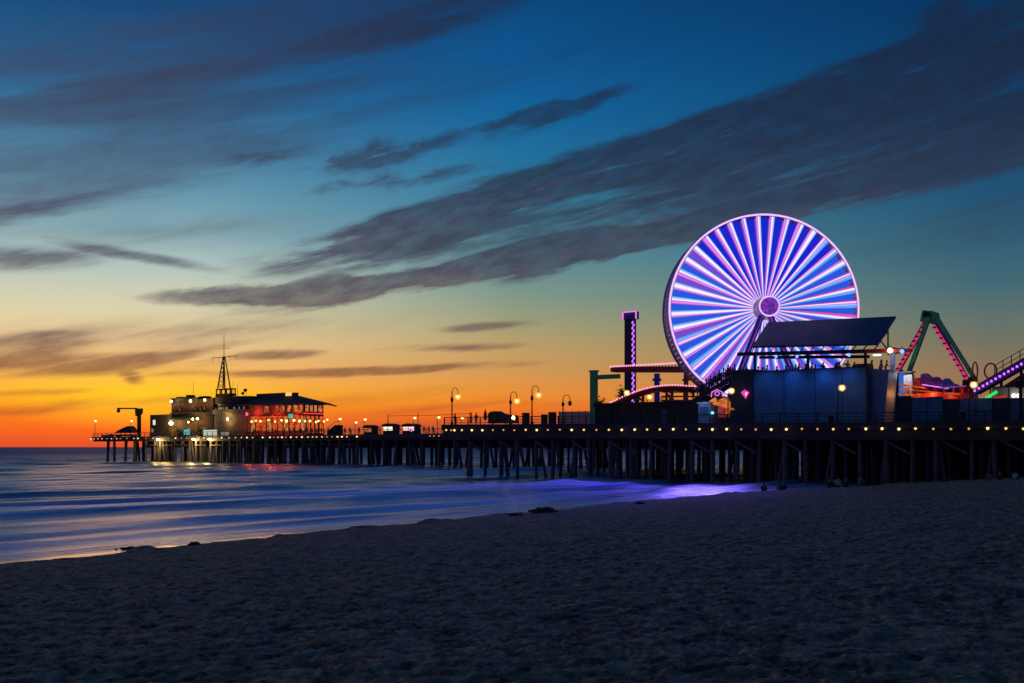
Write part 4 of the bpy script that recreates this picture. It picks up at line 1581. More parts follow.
def seaward_things():
    # green gantry
    t = 15
    s = S(593.5, t)
    zb = zdeck(s)
    e = empty('gantry', s, t, zb, 'dark green steel post with one horizontal arm beside the coaster start', 'gantry')
    w0, w1 = S(591.2, t), S(596.6, t)
    part('post', MB().box(w0, w1, t - .35, t + .35, zb - .05, ZP(593, 371, t)), GREENM, e)
    part('arm', MB().box(w1 + .003, S(619.5, t), t - .28, t + .28, ZP(600, 379.3, t), ZP(600, 375, t)), GREENM, e)
    part('flange', MB().box(w0 - .12, w1 + .12, t - .45, t + .45, ZP(593, 372, t), ZP(593, 370.4, t)), GREENM, e)
    # dark ride building
    t = 6.5
    s0, s1 = S(595, t), S(698, t)
    zt = ZP(650, 403.5, t)
    e = empty('ride_building', (s0 + s1) / 2, t, zdeck(s1), 'long low dark brown ride building beneath the coaster track', 'building')
    mb = MB().box(s0, s1, t, t + 3, zdeck(s1) - .05, zt)
    mb2 = MB()
    part('wall', mb, BROWNW, e)
    part('parapet', MB().box(s0 - .1, s1 + .1, t - .12, t + 3.1, zt + .002, zt + .22), BLACKM, e)
    for px in (612, 640, 668, 690):
        a = S(px, t)
        part('batten', MB().box(a - .08, a + .08, t - .06, t - .002, zdeck(a), zt - .02), BLACKM, e)
    a = S(665, t)
    part('door', MB().box(a - .5, a + .5, t - .05, t - .003, zdeck(a) + .02, zdeck(a) + 2.1), mat('dim blue door', (.05, .08, .2), .5), e)
    # teal fence
    t = 3
    s0, s1 = S(559, t), S(592.5, t)
    e = empty('mesh_fence', s0, t, zdeck(s0), 'teal mesh fence panels beside the green gantry', 'fence')
    n = 5
    for k in range(n):
        x0, x1 = s0 + (s1 - s0) * k / n, s0 + (s1 - s0) * (k + 1) / n
        part('post', MB().box(x0 - .04, x0 + .04, t - .04, t + .04, zdeck(x0), zdeck(x0) + 1.9), BLACKM, e)
        mb = MB()
        for q in range(12):
            xx = x0 + .06 + (x1 - x0 - .1) * q / 11
            mb.box(xx - .035, xx + .035, t - .01, t + .01, zdeck(x0) + .15, zdeck(x0) + 1.8)
        for q in range(7):
            zz = zdeck(x0) + .15 + 1.6 * q / 6
            mb.box(x0 + .045, x1 - .045, t + .012, t + .03, zz, zz + .09)
        part('mesh_panel', mb, TEALM, e)
    # cabinets
    for px, w, hh, lab in ((524.5, 5, 1.75, 'dark upright board cabinet between two crook lamps'), (543, 4, 1.5, 'small dark cabinet behind the railing past the tallest crook lamp'),
                           (551, 5.5, 1.8, 'wide dark cabinet near the teal mesh fence')):
        t = 2.6
        x0, x1 = S(px - w / 2, t), S(px + w / 2, t)
        z0 = zdeck(x0)
        e = empty('cabinet', (x0 + x1) / 2, t, z0, lab, 'cabinet', 'dark cabinets on the wide pier')
        part('body', MB().box(x0, x1, t, t + .6, z0 + .1, z0 + hh - .12), BROWNW, e)
        part('top', MB().prism([(x0 - .06, z0 + hh - .118), (x1 + .06, z0 + hh - .118), (x1 - .1, z0 + hh), (x0 + .1, z0 + hh)], t - .05, t + .65), BLACKM, e)
        part('plinth', MB().box(x0 + .05, x1 - .05, t + .05, t + .55, z0, z0 + .098), BLACKM, e)
        part('door', MB().box(x0 + .08, x1 - .08, t - .03, t - .002, z0 + .2, z0 + hh - .3), CANVAS, e)
    # food cart under covers and furled umbrella
    t = 3
    x0, x1 = S(488, t), S(512, t)
    z0 = zdeck(x0)
    e = empty('food_cart', (x0 + x1) / 2, t, z0, 'dark food cart with a lumpy covered top near the seaward corner', 'cart')
    xm = S(497, t)
    part('body', MB().box(x0, x1, t, t + 1.4, z0 + .35, z0 + 1.2), CANVAS, e)
    mb = MB()
    mb.prism([(x0 - .08, z0 + 1.2), (xm + .3, z0 + 1.2), (xm + .25, z0 + 1.75), (xm - .3, z0 + 2.05), (x0 + .5, z0 + 2.0), (x0 + .02, z0 + 1.7)], t - .05, t + 1.45)
    mb.prism([(xm + .32, z0 + 1.202), (x1 + .05, z0 + 1.202), (x1 - .1, z0 + 1.45), (xm + 1.2, z0 + 1.55), (xm + .6, z0 + 1.7)], t, t + 1.4)
    part('cover', mb, BLACKM, e)
    for x in (x0 + .5, x1 - .5):
        part('wheel', MB().torus((x, t - .06, z0 + .3), .26, .26, .05, 16, 6), BLACKM, e)
    sg = P(514.5, 419.5, t - .2)
    part('lit_panel', MB().box(sg.x - .12, sg.x + .12, t - .3, t - .2, z0 + .7, z0 + 1.3), emis('warm panel', (1, .7, .25), 1.2), e)
    s = S(485.3, t)
    e = empty('umbrella', s, t, z0, 'furled dark patio umbrella standing beside the food cart', 'umbrella')
    part('pole', MB().tube((s, t, z0), (s, t, ZP(485.3, 408.5, t)), .03), BLACKM, e)
    part('canopy', MB().path([(s, t, z0 + .9), (s, t, z0 + 1.2), (s, t, z0 + 1.8), (s, t, ZP(485.3, 409.5, t))], [.2, .28, .2, .03], 10), CANVAS, e)
    part('foot', MB().path([(s, t, z0), (s, t, z0 + .1)], .25, 12), BLACKM, e)
    # small globe lamp low by the cart
    t = 3.4
    for px, py, lab in ((513.2, 417.5, 'low warm globe lamp beside the food cart'), (463.6, 418.5, 'small warm globe lamp behind the corner railing')):
        pass
    a = P(513.2, 417.5, 2.4)
    single('globe_lamp', MB().sphere(a, .24, 0, 10).tube((a.x, a.y, zdeck(a.x)), a - Vector((0, 0, .2)), .04, .04, 6, 1), [E_LAMP, BLACKM], a.x, a.y, zdeck(a.x), 'low warm globe lamp at the end of the food cart', 'lamp')
    # white-blue booth
    t = 5.6
    x0, x1 = S(698.5, t), S(710, t)
    z0 = zdeck(x1)
    zt = ZP(704, 403.5, t)
    e = empty('ticket_booth', (x0 + x1) / 2, t, z0, 'pale blue lit ticket booth next to the orange game stall', 'booth')
    part('body', MB().box(x0, x1, t, t + 2, z0, zt), mat('pale booth paint', (.35, .45, .6), .6), e)
    part('roof', MB().box(x0 - .12, x1 + .12, t - .15, t + 2.1, zt + .002, zt + .16), WHITEM, e)
    part('window', MB().box(x0 + .2, x1 - .2, t - .03, t - .003, z0 + 1.1, zt - .4), E_SIGNC if False else mat('booth glass', (.1, .2, .4), .15), e)
    lamp(e, 'booth_light', 'POINT', 25, (.3, .5, 1.0), (0, -1.0, zt - z0 + .4), .15)
    # orange game stall
    t = 6
    x0, x1 = S(717, t), S(735, t)
    z0 = zdeck(x1)
    ztop = ZP(725, 401, t)
    e = empty('game_stall', (x0 + x1) / 2, t, z0, 'orange lit game stall with a violet arched sign', 'stall')
    part('back_wall', MB().box(x0, x1, t + 2, t + 2.2, z0, ztop), E_ORNG, e)  # wall given its own glow for the lamplit interior
    part('side_wall', MB().box(x0, x0 + .15, t, t + 1.995, z0, ztop), PURPM, e)
    part('side_wall', MB().box(x1 - .15, x1, t, t + 1.995, z0, ztop), REDM, e)
    part('counter', MB().box(x0 + .2, x1 - .2, t + .1, t + .6, z0, z0 + 1.0), BROWNW, e)
    za, zb_ = ZP(718, 398, t), ZP(735, 408, t)
    part('awning', MB().hexa([(x0 - .2, t - .8, za - .8), (x1 + .2, t - .8, zb_ - .3), (x1 + .2, t + 2.2, zb_ + .6), (x0 - .2, t + 2.2, za),
                              (x0 - .2, t - .8, za - .65), (x1 + .2, t - .8, zb_ - .15), (x1 + .2, t + 2.2, zb_ + .75), (x0 - .2, t + 2.2, za + .15)]), emis('self lit orange awning', (1.0, .25, .05), .75, .6, 1.4), e)  # canvas glows by itself, in place of lamplight shining through
    sn = part('sign_board', MB().prism([(x0 - .3, za + .1), (x0 + 1.3, za + .1), (x0 + 1.15, za + .7), (x0 + .5, za + 1.0), (x0 - .2, za + .7)], t - .9, t - .75), PURPM, e)
    mb = MB()
    mb.path([(x0 - .3, t - .95, za + .1), (x0 - .2, t - .95, za + .7), (x0 + .5, t - .95, za + 1.0), (x0 + 1.15, t - .95, za + .7), (x0 + 1.3, t - .95, za + .1)], .07, 6)
    mb.torus((x0 + .5, t - .95, za + .5), .3, .24, .06, 16, 6)
    part('neon_tube', mb, E_PINK, sn)
    lamp(e, 'stall_light', 'POINT', 60, (1, .35, .1), (0, 1.0, 2.0), .2)
    a = P(712.5, 413, t - .6)
    single('blue_lamp', MB().sphere(a, .2, 0, 8).tube((a.x, a.y, zdeck(a.x)), a - Vector((0, 0, .15)), .04, .04, 6, 1), [emis('cyan lamp', (.15, .8, .9), 2), BLACKM], a.x, a.y, zdeck(a.x), 'small cyan lamp between ticket booth and game stall', 'lamp')
    # pink tilted sign
    a = P(745.3, 394, 5.2)
    e = empty('hanging_sign', a.x, a.y - .1, a.z - .6, 'tilted glowing pink sign on the dark wall panel of the terrace', 'sign')
    r = .55
    pr = [(a.x - r * .95, a.z + r * .35), (a.x - r * .1, a.z + r * .95), (a.x + r * 1.0, a.z + r * .35), (a.x + r * .15, a.z - r * 1.05)][::-1]
    part('panel', MB().prism(pr, a.y - .12, a.y - .02), E_MAG, e)
    part('emblem', MB().prism([(a.x + .1, a.z + .2), (a.x + .35, a.z + .2), (a.x + .22, a.z - .22), (a.x + .02, a.z - .1)][::-1], a.y - .15, a.y - .121), emis('pale pink emblem', (1, .6, .85), 1.1), e)
    part('bracket', MB().box(a.x - .05, a.x + .05, a.y - .02, a.y + .2, a.z - .05, a.z + .05), BLACKM, e)


seaward_things()


def shrub(px, py, t, w, h, label, cat='shrub', group=None, seed=1, trunk=0.4):
    s = S(px, t)
    z0 = zdeck(s)
    top = ZP(px, py, t)
    rnd = random.Random(seed)
    e = empty('shrub' if cat == 'shrub' else 'tree', s, t, z0, label, cat, group)
    mb = MB()
    mb.path([(s, t, z0 - .02), (s + .05, t, z0 + (top - z0) * .5), (s, t, top - h * .4)], [.12, .09, .04], 7)
    part('trunk', mb, BARKM, e)
    mb = MB()
    for k in range(260):
        u, v, q = rnd.gauss(0, .42), rnd.gauss(0, .42), rnd.gauss(0, .42)
        c = Vector((s + u * w / 2, t + v * w / 2, top - h / 2 + q * h / 2))
        l = rnd.uniform(.12, .3)
        d = Vector((rnd.uniform(-1, 1), rnd.uniform(-1, 1), rnd.uniform(-1, 1))).normalized()
        x = d.orthogonal().normalized()
        mb.add([c - d * l, c + x * l * .4, c + d * l, c - x * l * .4], [(0, 1, 2, 3)])
    part('foliage', mb, LEAFM, e)


def potted(px, w, h, lab, seed):
    t = TF + 1.6
    s = S(px, t)
    rnd = random.Random(seed)
    e = empty('potted_plant', s, t, ZFAR, lab, 'plant', 'plants before the harbour office')
    part('pot', MB().path([(s, t, ZFAR), (s, t, ZFAR + .5)], [.3, .42], 12), BROWNW, e)
    mb = MB()
    for k in range(170):
        c = Vector((s + rnd.gauss(0, .4) * w / 2, t + rnd.gauss(0, .35) * w / 2, ZFAR + .5 + abs(rnd.gauss(.4, .3)) * h))
        l = rnd.uniform(.12, .3)
        d = Vector((rnd.uniform(-1, 1), rnd.uniform(-1, 1), rnd.uniform(-1, 1))).normalized()
        x = d.orthogonal().normalized()
        mb.add([c - d * l, c + x * l * .4, c + d * l, c - x * l * .4], [(0, 1, 2, 3)])
    part('foliage', mb, mat('leaves painted lit', (.07, .12, .04), .7, var=.5, scale=4), e)  # leaf colour made lighter to stand for the floodlight on it


potted(178, 2.2, 2.2, 'potted green plant just shoreward of the brightest floodlight', 31)
potted(181, 1.6, 1.5, 'smaller potted plant beside the cyan lit board', 32)
potted(200.5, 1.8, 2.4, 'tall potted plant beside the white notice board', 33)
shrub(600, 398, 10, 1.6, 2.4, 'dark bush at the foot of the green gantry', seed=2)
shrub(668, 394, 33, 2.8, 2.4, 'dark rounded bush behind the blue coaster column', seed=3)
shrub(622, 386, 36, 2.0, 3.0, 'dark small tree standing behind the drop tower', 'tree', seed=4)
shrub(636, 394, 36, 2.2, 2.0, 'dark bush just behind the purple side of the drop tower', seed=5)


# ----------------------------------------------------------------- things on the wide deck, shoreward half
def shoreward_things():
    # low dark wall
    t = 3.2
    s0, s1 = S(896, t), S(1045, t)
    e = empty('wall', s0, t, zdeck(s0), 'low dark navy panel wall in front of the rides at the shore end', 'wall')
    n = 9
    for k in range(n):
        x0, x1 = s0 + (s1 - s0) * k / n, s0 + (s1 - s0) * (k + 1) / n
        pxm = 896 + 149 * (k + .5) / n
        zt = ZP(pxm, (396, 397.5, 396.5, 399, 398.5, 398, 398, 398, 398)[k], t)
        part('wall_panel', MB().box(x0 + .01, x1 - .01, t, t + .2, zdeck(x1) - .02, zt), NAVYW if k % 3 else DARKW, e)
    for k in range(n + 1):
        x0 = s0 + (s1 - s0) * k / n
        part('post', MB().box(x0 - .009, x0 + .009, t - .08, t + .24, zdeck(x0) - .02, ZP(900, 397, t) - .1), BLACKM, e)
    # swing ride
    zb = zdeck(S(935, 14))
    apx = P(931, 312.5, 14)
    e = empty('swing_ride', apx.x, 14, zb, 'green swing ride with an A shaped frame and pink light strips', 'amusement ride')

    def down(p, q):          # prolong p->q to the deck
        f = (p.z - q.z + .4) / (p.z - q.z)
        return p + (q - p) * f
    for (p, q, w, mt) in ((P(929, 317, 12), P(909, 372, 12), .5, GREENM), (P(937, 318, 12), P(973, 376, 12), .46, GREENM),
                          (P(926, 322, 15), P(899, 369, 15), .5, PURPM), (P(935, 322, 15), P(967, 379, 15), .5, PURPM)):
        part('leg', MB().beam(p, down(p, q), w, w * .9), mt, e)
    for p, q in ((P(924.5, 325, 14.5), P(897, 371, 14.5)), (P(933.5, 325, 11.6), P(967, 379, 11.6))):
        mb = MB()
        mb.beam(p, q, .24, .30)
        part('light_strip', mb, emis('pink strip', (.9, .05, .2), .7), e)
        d = (q - p)
        mb = MB()
        for k in range(10):
            c = p + d * ((k + .5) / 10)
            mb.box(c.x - .17, c.x + .17, c.y - .3, c.y - .16, c.z - .1, c.z + .1)
        part('clamp', mb, PURPM, e)
    part('pivot_housing', MB().prism([(apx.x - .75, apx.z - 1.1), (apx.x - .05, apx.z - 1.1), (apx.x - .1, apx.z + .12), (apx.x - .5, apx.z + .12)], 12.4, 15).prism([(apx.x, apx.z - 1.3), (apx.x + .8, apx.z - 1.3), (apx.x + .55, apx.z), (apx.x + .1, apx.z)], 12.3, 15.2), GREENM, e)
    part('axle', MB().tube((apx.x + .1, 11.8, apx.z - .45), (apx.x + .1, 15.6, apx.z - .45), .35, .35, 12), BLACKM, e)
    part('base', MB().box(S(893, 14), S(978, 14), 11, 19, zb + .002, zb + .5), BLACKM, e)
    for (px, py, t_) in ((909, 372, 12), (973, 376, 12), (899, 369, 15), (967, 379, 15)):
        c = P(px, py, t_)
        part('pedestal', MB().box(c.x - .4, c.x + .4, t_ - .4, t_ + .4, zb + .502, c.z - .1), BLACKM, e)
    # white-blue control cabin
    a0, a1 = S(901, 11), S(914.5, 11)
    zt, zl = ZP(908, 373, 11), ZP(908, 384, 11)
    e = empty('control_cabin', (a0 + a1) / 2, 11, zb, 'white and blue control cabin at the foot of the green swing ride', 'cabin')
    part('body', MB().box((a0 + a1) / 2 - .2, a1, 10.2, 11, zb, zt - .25), WHITEM, e)
    part('side_panel', MB().box(a0, (a0 + a1) / 2 - .203, 10.25, 11, zb, zt), emis('blue cabin light', (.05, .2, .8), .6), e)
    part('roof', MB().box(a0 - .1, a1 + .1, 10.1, 11.1, zt + .002, zt + .15), GREYM, e)
    lamp(e, 'cabin_fill_light', 'POINT', 45, (.9, .95, 1), (.3, -1.8, zt - zb - .4), .2)  # added light without a fixture, brightens the white cabin
    # red spinning ride
    t = 8
    s0, s1 = S(898, t), S(968, t)
    z0 = zdeck(s1)
    e = empty('spinning_ride', (s0 + s1) / 2, t, z0, 'red spinning ride platform lined with orange lights', 'amusement ride')
    zz = ZP(930, 393, t)
    part('platform', MB().path([((s0 + s1) / 2, t + 3.5, z0), ((s0 + s1) / 2, t + 3.5, zz)], (s1 - s0) / 2, 36), REDM, e)
    k = 0
    for (p, q, mt, w) in ((P(899, 384.5, t), P(925, 388, t), E_ORNG, .16), (P(900, 389, t), P(938, 392.5, t), E_ORNG, .14), (P(898, 394, t), P(920, 395.5, t), E_ORNG, .2), (P(922, 384.5, t + .5), P(948, 388.5, t + .5), E_PURP, .12),
                          (P(925, 391.5, t), P(960, 394.5, t), emis('soft orange', (.8, .3, .1), .45), .10), (P(940, 388, t), P(966, 386, t), emis('soft violet', (.3, .1, .5), .6), .12)):
        part('light_bar', MB().beam(p, q, .12, w), mt, e)
    for k in range(7):
        a = math.pi * (0.15 + .12 * k)
        p = P(905 + k * 9, 392, t + .8)
        part('arm', MB().beam((p.x, p.y, z0 + .6), (p.x + .3, p.y + .4, p.z + .5), .16), REDM, e)
    for px, py, mt, w in ((931, 379, PURPM, 1.0), (941, 382.5, PURPM, .8), (922, 383.5, REDM, .7), (951, 384, BLUEM, .7)):
        p = P(px, py, t + 2)
        part('car', MB().prism([(p.x - w, p.z - .55), (p.x + w * .8, p.z - .55), (p.x + w, p.z - .1), (p.x + .1, p.z + .1), (p.x - w * .5, p.z + .65), (p.x - w, p.z + .55)], t + 1.5, t + 2.8), mt, e)
        part('car_stand', MB().box(p.x - .1, p.x + .1, t + 2, t + 2.2, z0 + .3, p.z - .552), BLACKM, e)
    part('backdrop', MB().box(s0 + .3, s1 - .3, t + 4.2, t + 4.4, z0, ZP(930, 386.5, t + 4)), REDM, e)
    for dx in (-3.2, 0, 3.0):
        lamp(e, 'ride_light', 'POINT', 120, (1, .25, .06), (dx, -.9, 3.4), .3)
    # hoops
    for px, py, rx, rz, lab in ((975, 371, .26, .95, 'narrow upright red hoop beside the globe lamp'), (990.5, 371, .62, .82, 'wider upright red hoop above the purple lit ramp')):
        p = P(px, py, 9)
        e = empty('hoop', p.x, 9, zdeck(p.x), lab, 'hoop', 'hoops by the coaster ramp')
        part('ring', MB().torus((p.x, 9, p.z), rx, rz, .09, 32, 8), mat('dark red hoop', (.22, .05, .06), .45), e)
        part('stand', MB().box(p.x - .07, p.x + .07, 8.93, 9.07, zdeck(p.x), p.z - rz), BLACKM, e)
    # coaster ramp with purple lights
    t = 6.5
    a, b = P(976, 391, t), P(1062, 342, t)
    z0 = zdeck(a.x)
    e = empty('coaster_ramp', a.x, t, z0, 'rising coaster ramp with a row of purple lights and a railing', 'ramp')
    part('girder', MB().beam(a, b, 1.8, .8), PURPM, e)
    mb = MB()
    n = 20
    for k in range(n):
        c = a.lerp(b, (k + .3) / n) + Vector((0, -.96, -.08))
        part('light', MB().box(c.x - .10, c.x + .10, c.y - .05, c.y + .05, c.z - .12, c.z + .12), E_PURP, e)
    part('side_panel', MB().prism([(a.x + 1.5, a.z - .6), (b.x, b.z - 5.5), (b.x, b.z - .6), (a.x + 2.2, a.z + .15)], t + .2, t + .3), mat('crimson panel', (.35, .02, .08), .6), e)
    for k in range(9):
        c = a.lerp(b, .2 + .1 * k)
        part('rail_post', MB().box(c.x - .04, c.x + .04, t + .75, t + .83, c.z + .3, c.z + 1.75), BLACKM, e)
    for hgt in (1.75, 1.2):
        part('handrail', MB().beam(a.lerp(b, .2) + Vector((0, .79, hgt)), b + Vector((0, .79, hgt)), .05, .07), BLACKM, e)
    for px in (1000, 1020, 1040):
        p = P(px, 398, t)
        c = a.lerp(b, (p.x - a.x) / (b.x - a.x))
        part('column', MB().box(c.x - .12, c.x + .12, t + .4, t + .64, zdeck(c.x), c.z - .4), BLACKM, e)
    lamp(e, 'ramp_light', 'POINT', 50, (1, .1, .2), (5, -.9, 2.4), .2)
    # green neon wedge
    p, q = P(986, 398.5, 5), P(997, 391.5, 5)
    e = empty('neon_bar', p.x, 5, zdeck(p.x), 'slanting green neon bar above the low navy wall', 'neon light')
    part('tube', MB().beam(p, q, .12, .32), E_GREEN, e)
    part('tube', MB().beam(p + Vector((.6, .05, 0)), q + Vector((.9, .05, -.5)), .12, .2), emis('crimson bar', (.6, .03, .03), .8), e)
    part('stand', MB().box(p.x - .08, p.x + .08, 5.06, 5.2, zdeck(p.x), p.z), BLACKM, e)
    # pale kiosk wall with white lights
    t = 5.6
    x0, x1 = S(992, t), S(1034, t)
    e = empty('kiosk', (x0 + x1) / 2, t, zdeck(x1), 'pale kiosk with two bright white lamps below the coaster ramp', 'kiosk')
    part('wall', MB().box(x0, x1, t, t + .6, zdeck(x1), ZP(1010, 387.5, t)), GREYM, e)
    part('roof', MB().box(x0 - .1, x1 + .1, t - .15, t + .75, ZP(1010, 387.5, t) + .002, ZP(1010, 386.5, t) + .03), BLACKM, e)
    part('mullion', MB().box(S(1009, t) - .06, S(1009, t) + .06, t - .05, t - .002, zdeck(x1), ZP(1010, 387.5, t) - .02), BLACKM, e)
    for px in (1013.5, 1018.5):
        c = P(px, 395.7, t - .2)
        part('lamp', MB().sphere(c, .2, 0, 10), emis('white kiosk lamp', (1, .95, .75), 4), e)
    lamp(e, 'kiosk_light', 'POINT', 18, (1, .9, .7), (S(1015, t) - (x0 + x1) / 2, -.8, ZP(1015, 394, t) - zdeck(x1)), .15)
    # dark pole
    t = 2.2
    s = S(1020.5, t)
    e = empty('pole', s, t, zdeck(s), 'thick dark pole with a box near the edge of the wide pier', 'pole')
    part('shaft', MB().tube((s, t, zdeck(s)), (s, t, ZP(1020, 378, t)), .2, .16, 10), BLACKM, e)
    part('box', MB().box(s - .35, s + .35, t - .28, t - .2, ZP(1020, 388, t), ZP(1020, 381, t)), BLACKM, e)
    # bins behind the railing
    for px, hh, lab in ((831, 1.15, 'dark litter bin behind the railing near the globe lamp of the terrace'), (962, 1.3, 'dark litter bin behind the railing below the swing ride')):
        t = 1.5
        s = S(px, t)
        z0 = zdeck(s)
        e = empty('litter_bin', s, t, z0, lab, 'litter bin', 'litter bins on the wide pier')
        part('body', MB().path([(s, t, z0), (s, t, z0 + hh - .2)], [.3, .36], 14), BLACKM, e)
        part('lid', MB().path([(s, t, z0 + hh - .198), (s, t, z0 + hh - .1), (s, t, z0 + hh)], [.39, .36, .12], 14), GREYM, e)


shoreward_things()


# ----------------------------------------------------------------- far end: harbour office and restaurant
def harbour_office():
    T = TF + 3
    z0 = ZFAR
    g = lambda px, t=T: S(px, t)
    zz = lambda px, py, t=T: ZP(px, py, t)
    e = empty('harbour_office', g(205), T, z0, 'harbour office shaped like a ship bridge with lit windows on the narrow pier', 'building')
    part('wing', MB().box(g(148.5), g(171), T + .5, T + 9, z0, zz(160, 414.5)), mat('dark olive boards', (.07, .06, .04), .8, var=.3), e)
    part('wing', MB().box(g(170.8), g(197), T + .2, T + 10, z0, zz(184, 400)), mat('brown wall', (.10, .048, .028), .8, var=.45), e)
    part('wing', MB().box(g(196.7), g(212), T + .4, T + 10.5, z0, zz(205, 398.5)), mat('brown wall', (.10, .048, .028), .8, var=.45), e)
    part('parapet', MB().box(g(170.3), g(197.2), T + .05, T + 10.1, zz(184, 400) + .003, zz(184, 397.7)), BLACKM, e)
    # ship-shaped main body, rounded bow towards the beach
    xs0, xs1 = g(209), g(246)

    def bow(y_in, z_lo, z_hi, grow=0.0):
        n = 14
        lo = []
        for k in range(n + 1):
            f = k / n
            x = xs0 + (xs1 - xs0) * f
            lo.append((x, T - 1.2 - grow + y_in + 2.6 * (2 * f - 1) ** 2))
        outl = lo + [(xs1, T + 10), (xs0, T + 10)]
        m = len(outl)
        mb = MB()
        mb.add([(x, y, z_lo) for x, y in outl] + [(x, y, z_hi) for x, y in outl],
               [tuple(range(m))[::-1], tuple(range(m, 2 * m))] + [(i, (i + 1) % m, (i + 1) % m + m, i + m) for i in range(m)])
        return mb
    zA, zB, zC, zD = zz(228, 414), zz(228, 409.5), zz(228, 403.5), zz(228, 396.5)
    part('hull_wall', bow(0, z0, zA), OLIVE, e)
    part('gallery_floor', bow(-.5, zA + .003, zB), mat('grey gallery', (.28, .24, .2), .8), e)
    part('window_band', bow(.6, zB + .003, zC), mat('dark glass band', (.03, .03, .04), .2), e)
    part('upper_wall', bow(.3, zC + .003, zD), mat('brown wall', (.10, .048, .028), .8, var=.45), e)
    mb = MB()
    for k in range(12):
        f = (k + .5) / 12
        x = xs0 + (xs1 - xs0) * f
        y = T - .62 + 2.6 * (2 * f - 1) ** 2
        if k % 5 != 2:
            mb.box(x - .26, x + .26, y - .06, y, zB + .1, zB + .55)
    part('window', mb, emis('pale window light', (1, .75, .5), .45, .6, .8), e)
    for k in range(15):
        f = (k + .5) / 15
        x = xs0 + (xs1 - xs0) * f
        y = T - 1.6 + 2.6 * (2 * f - 1) ** 2
        part('gallery_post', MB().box(x - .05, x + .05, y, y + .1, zB + .003, zB + 1.0), BLACKM, e)
    a, b, c2 = g(215.5, T + 3), g(230, T + 3), 0
    pb = part('lookout', MB().box(a, b, T + 3, T + 5, zD + .003, zz(224, 393.5, T + 3)), BLACKM, e)
    zl = zz(224, 393.5, T + 3)
    mb = MB()
    for x in (a + .2, a + 1.7, b - 1.7, b - .2):
        for y in (T + 3.2, T + 4.8):
            mb.box(x - .12, x + .12, y - .12, y + .12, zl, zz(224, 389.5, T + 3))
    mb.box(a, b, T + 3, T + 5, zz(224, 389.5, T + 3), zz(224, 388.4, T + 3))
    part('lookout_rail', mb, BLACKM, pb)
    # light strip box
    s0, s1 = g(234, T + 1), g(243, T + 1)
    part('light_box', MB().box(s0, s1, T + .5, T + 1.2, zz(238, 399.5, T + 1), zz(238, 396, T + 1)), emis('yellow light box', (1, .75, .2), .85), e)
    for px, w in ((151, 2), (178, 3), (187, 3), (201, 4)):
        part('window', MB().box(g(px), g(px + w), T + .1, T + .17, z0 + 1.2, z0 + 2.3), emis('dim window light', (.6, .4, .15), .35), e)
    # lettering board on the upper wall: a row of pale blocks too small to read
    part('letter_board', MB().box(g(173.5), g(183), T + .1, T + .17, zz(180, 405), zz(180, 403.6)), emis('dim letter light', (.7, .55, .4), .35, .9, 6), e)
    # ledges, doors, roof boxes
    part('ledge', MB().box(g(170.6), g(212), T - .35, T + .18, zz(190, 413.5), zz(190, 412.3)), DARKW, e)
    part('awning', MB().hexa([(g(172), T - 1.1, zz(180, 420)), (g(199), T - 1.1, zz(180, 420)), (g(199), T + .15, zz(180, 417.5)), (g(172), T + .15, zz(180, 417.5)),
                              (g(172), T - 1.1, zz(180, 419.4)), (g(199), T - 1.1, zz(180, 419.4)), (g(199), T + .15, zz(180, 416.8)), (g(172), T + .15, zz(180, 416.8))]), mat('dark green awning', (.03, .08, .05), .8, var=.3), e)
    for px, w_, hh in ((166, 2.5, 2.1), (182, 3, 2.1), (207, 2.5, 2.2)):
        part('door', MB().box(g(px), g(px + w_), T + .02, T + .17, z0, z0 + hh), mat('brown door', (.05, .025, .015), .6), e)
    for px, w_, hh in ((176, 5, .8), (186, 3, 1.2), (199, 6, .7)):
        part('roof_box', MB().box(g(px, T + 3), g(px + w_, T + 3), T + 3, T + 5, zz(190, 398.5), zz(190, 398.5) + hh), BLACKM, e)
    for px in (174, 178.5, 194, 199, 203):
        fr = part('window', MB().box(g(px), g(px + 2.4), T + .06, T + .17, zz(190, 410.5), zz(190, 406.5)), BLACKM, e)
        part('pane', MB().box(g(px + .3), g(px + 2.1), T + .03, T + .058, zz(190, 410.1), zz(190, 406.9)), emis('amber window light', (.8, .3, .06), .3, .9, 1.5), fr)
    # mast
    ms = g(224, T + 5)
    zt0, zt = zz(224, 388.4, T + 5), zz(224, 334, T + 5)
    e2 = empty('mast', ms, T + 5, zt0, 'tall lattice signal mast with a cross yard on the harbour office roof', 'mast')
    zt1 = zz(224, 357, T + 5)
    w = 1.15
    mb = MB()
    for i, (dx, dy) in enumerate(((-w, -w), (w, -w), (w, w), (-w, w))):
        part('lattice_leg', MB().tube((ms + dx, T + 5 + dy, zt0), (ms + dx * .16, T + 5 + dy * .16, zt1), .2, .14, 6), BLACKM, e2)
    mb = MB()
    for k in range(7):
        f0, f1 = k / 7, (k + 1) / 7
        a0, a1 = w * (1 - .84 * f0), w * (1 - .84 * f1)
        q0, q1 = zt0 + (zt1 - zt0) * f0, zt0 + (zt1 - zt0) * f1
        for sg in (-1, 1):
            mb.beam((ms - sg * a0, T + 5 - a0, q0), (ms + sg * a1, T + 5 - a1, q1), .10)
    part('bracing', mb, BLACKM, e2)
    part('pole', MB().tube((ms, T + 5, zt1 - .5), (ms, T + 5, zt), .12, .05, 6), BLACKM, e2)
    part('yard', MB().beam((g(211, T + 5), T + 5, zt1), (g(238, T + 5), T + 5, zt1), .12, .14), BLACKM, e2)
    part('yard', MB().beam((g(218, T + 5), T + 5, zt1 + 2.2), (g(230, T + 5), T + 5, zt1 + 2.2), .08), BLACKM, e2)
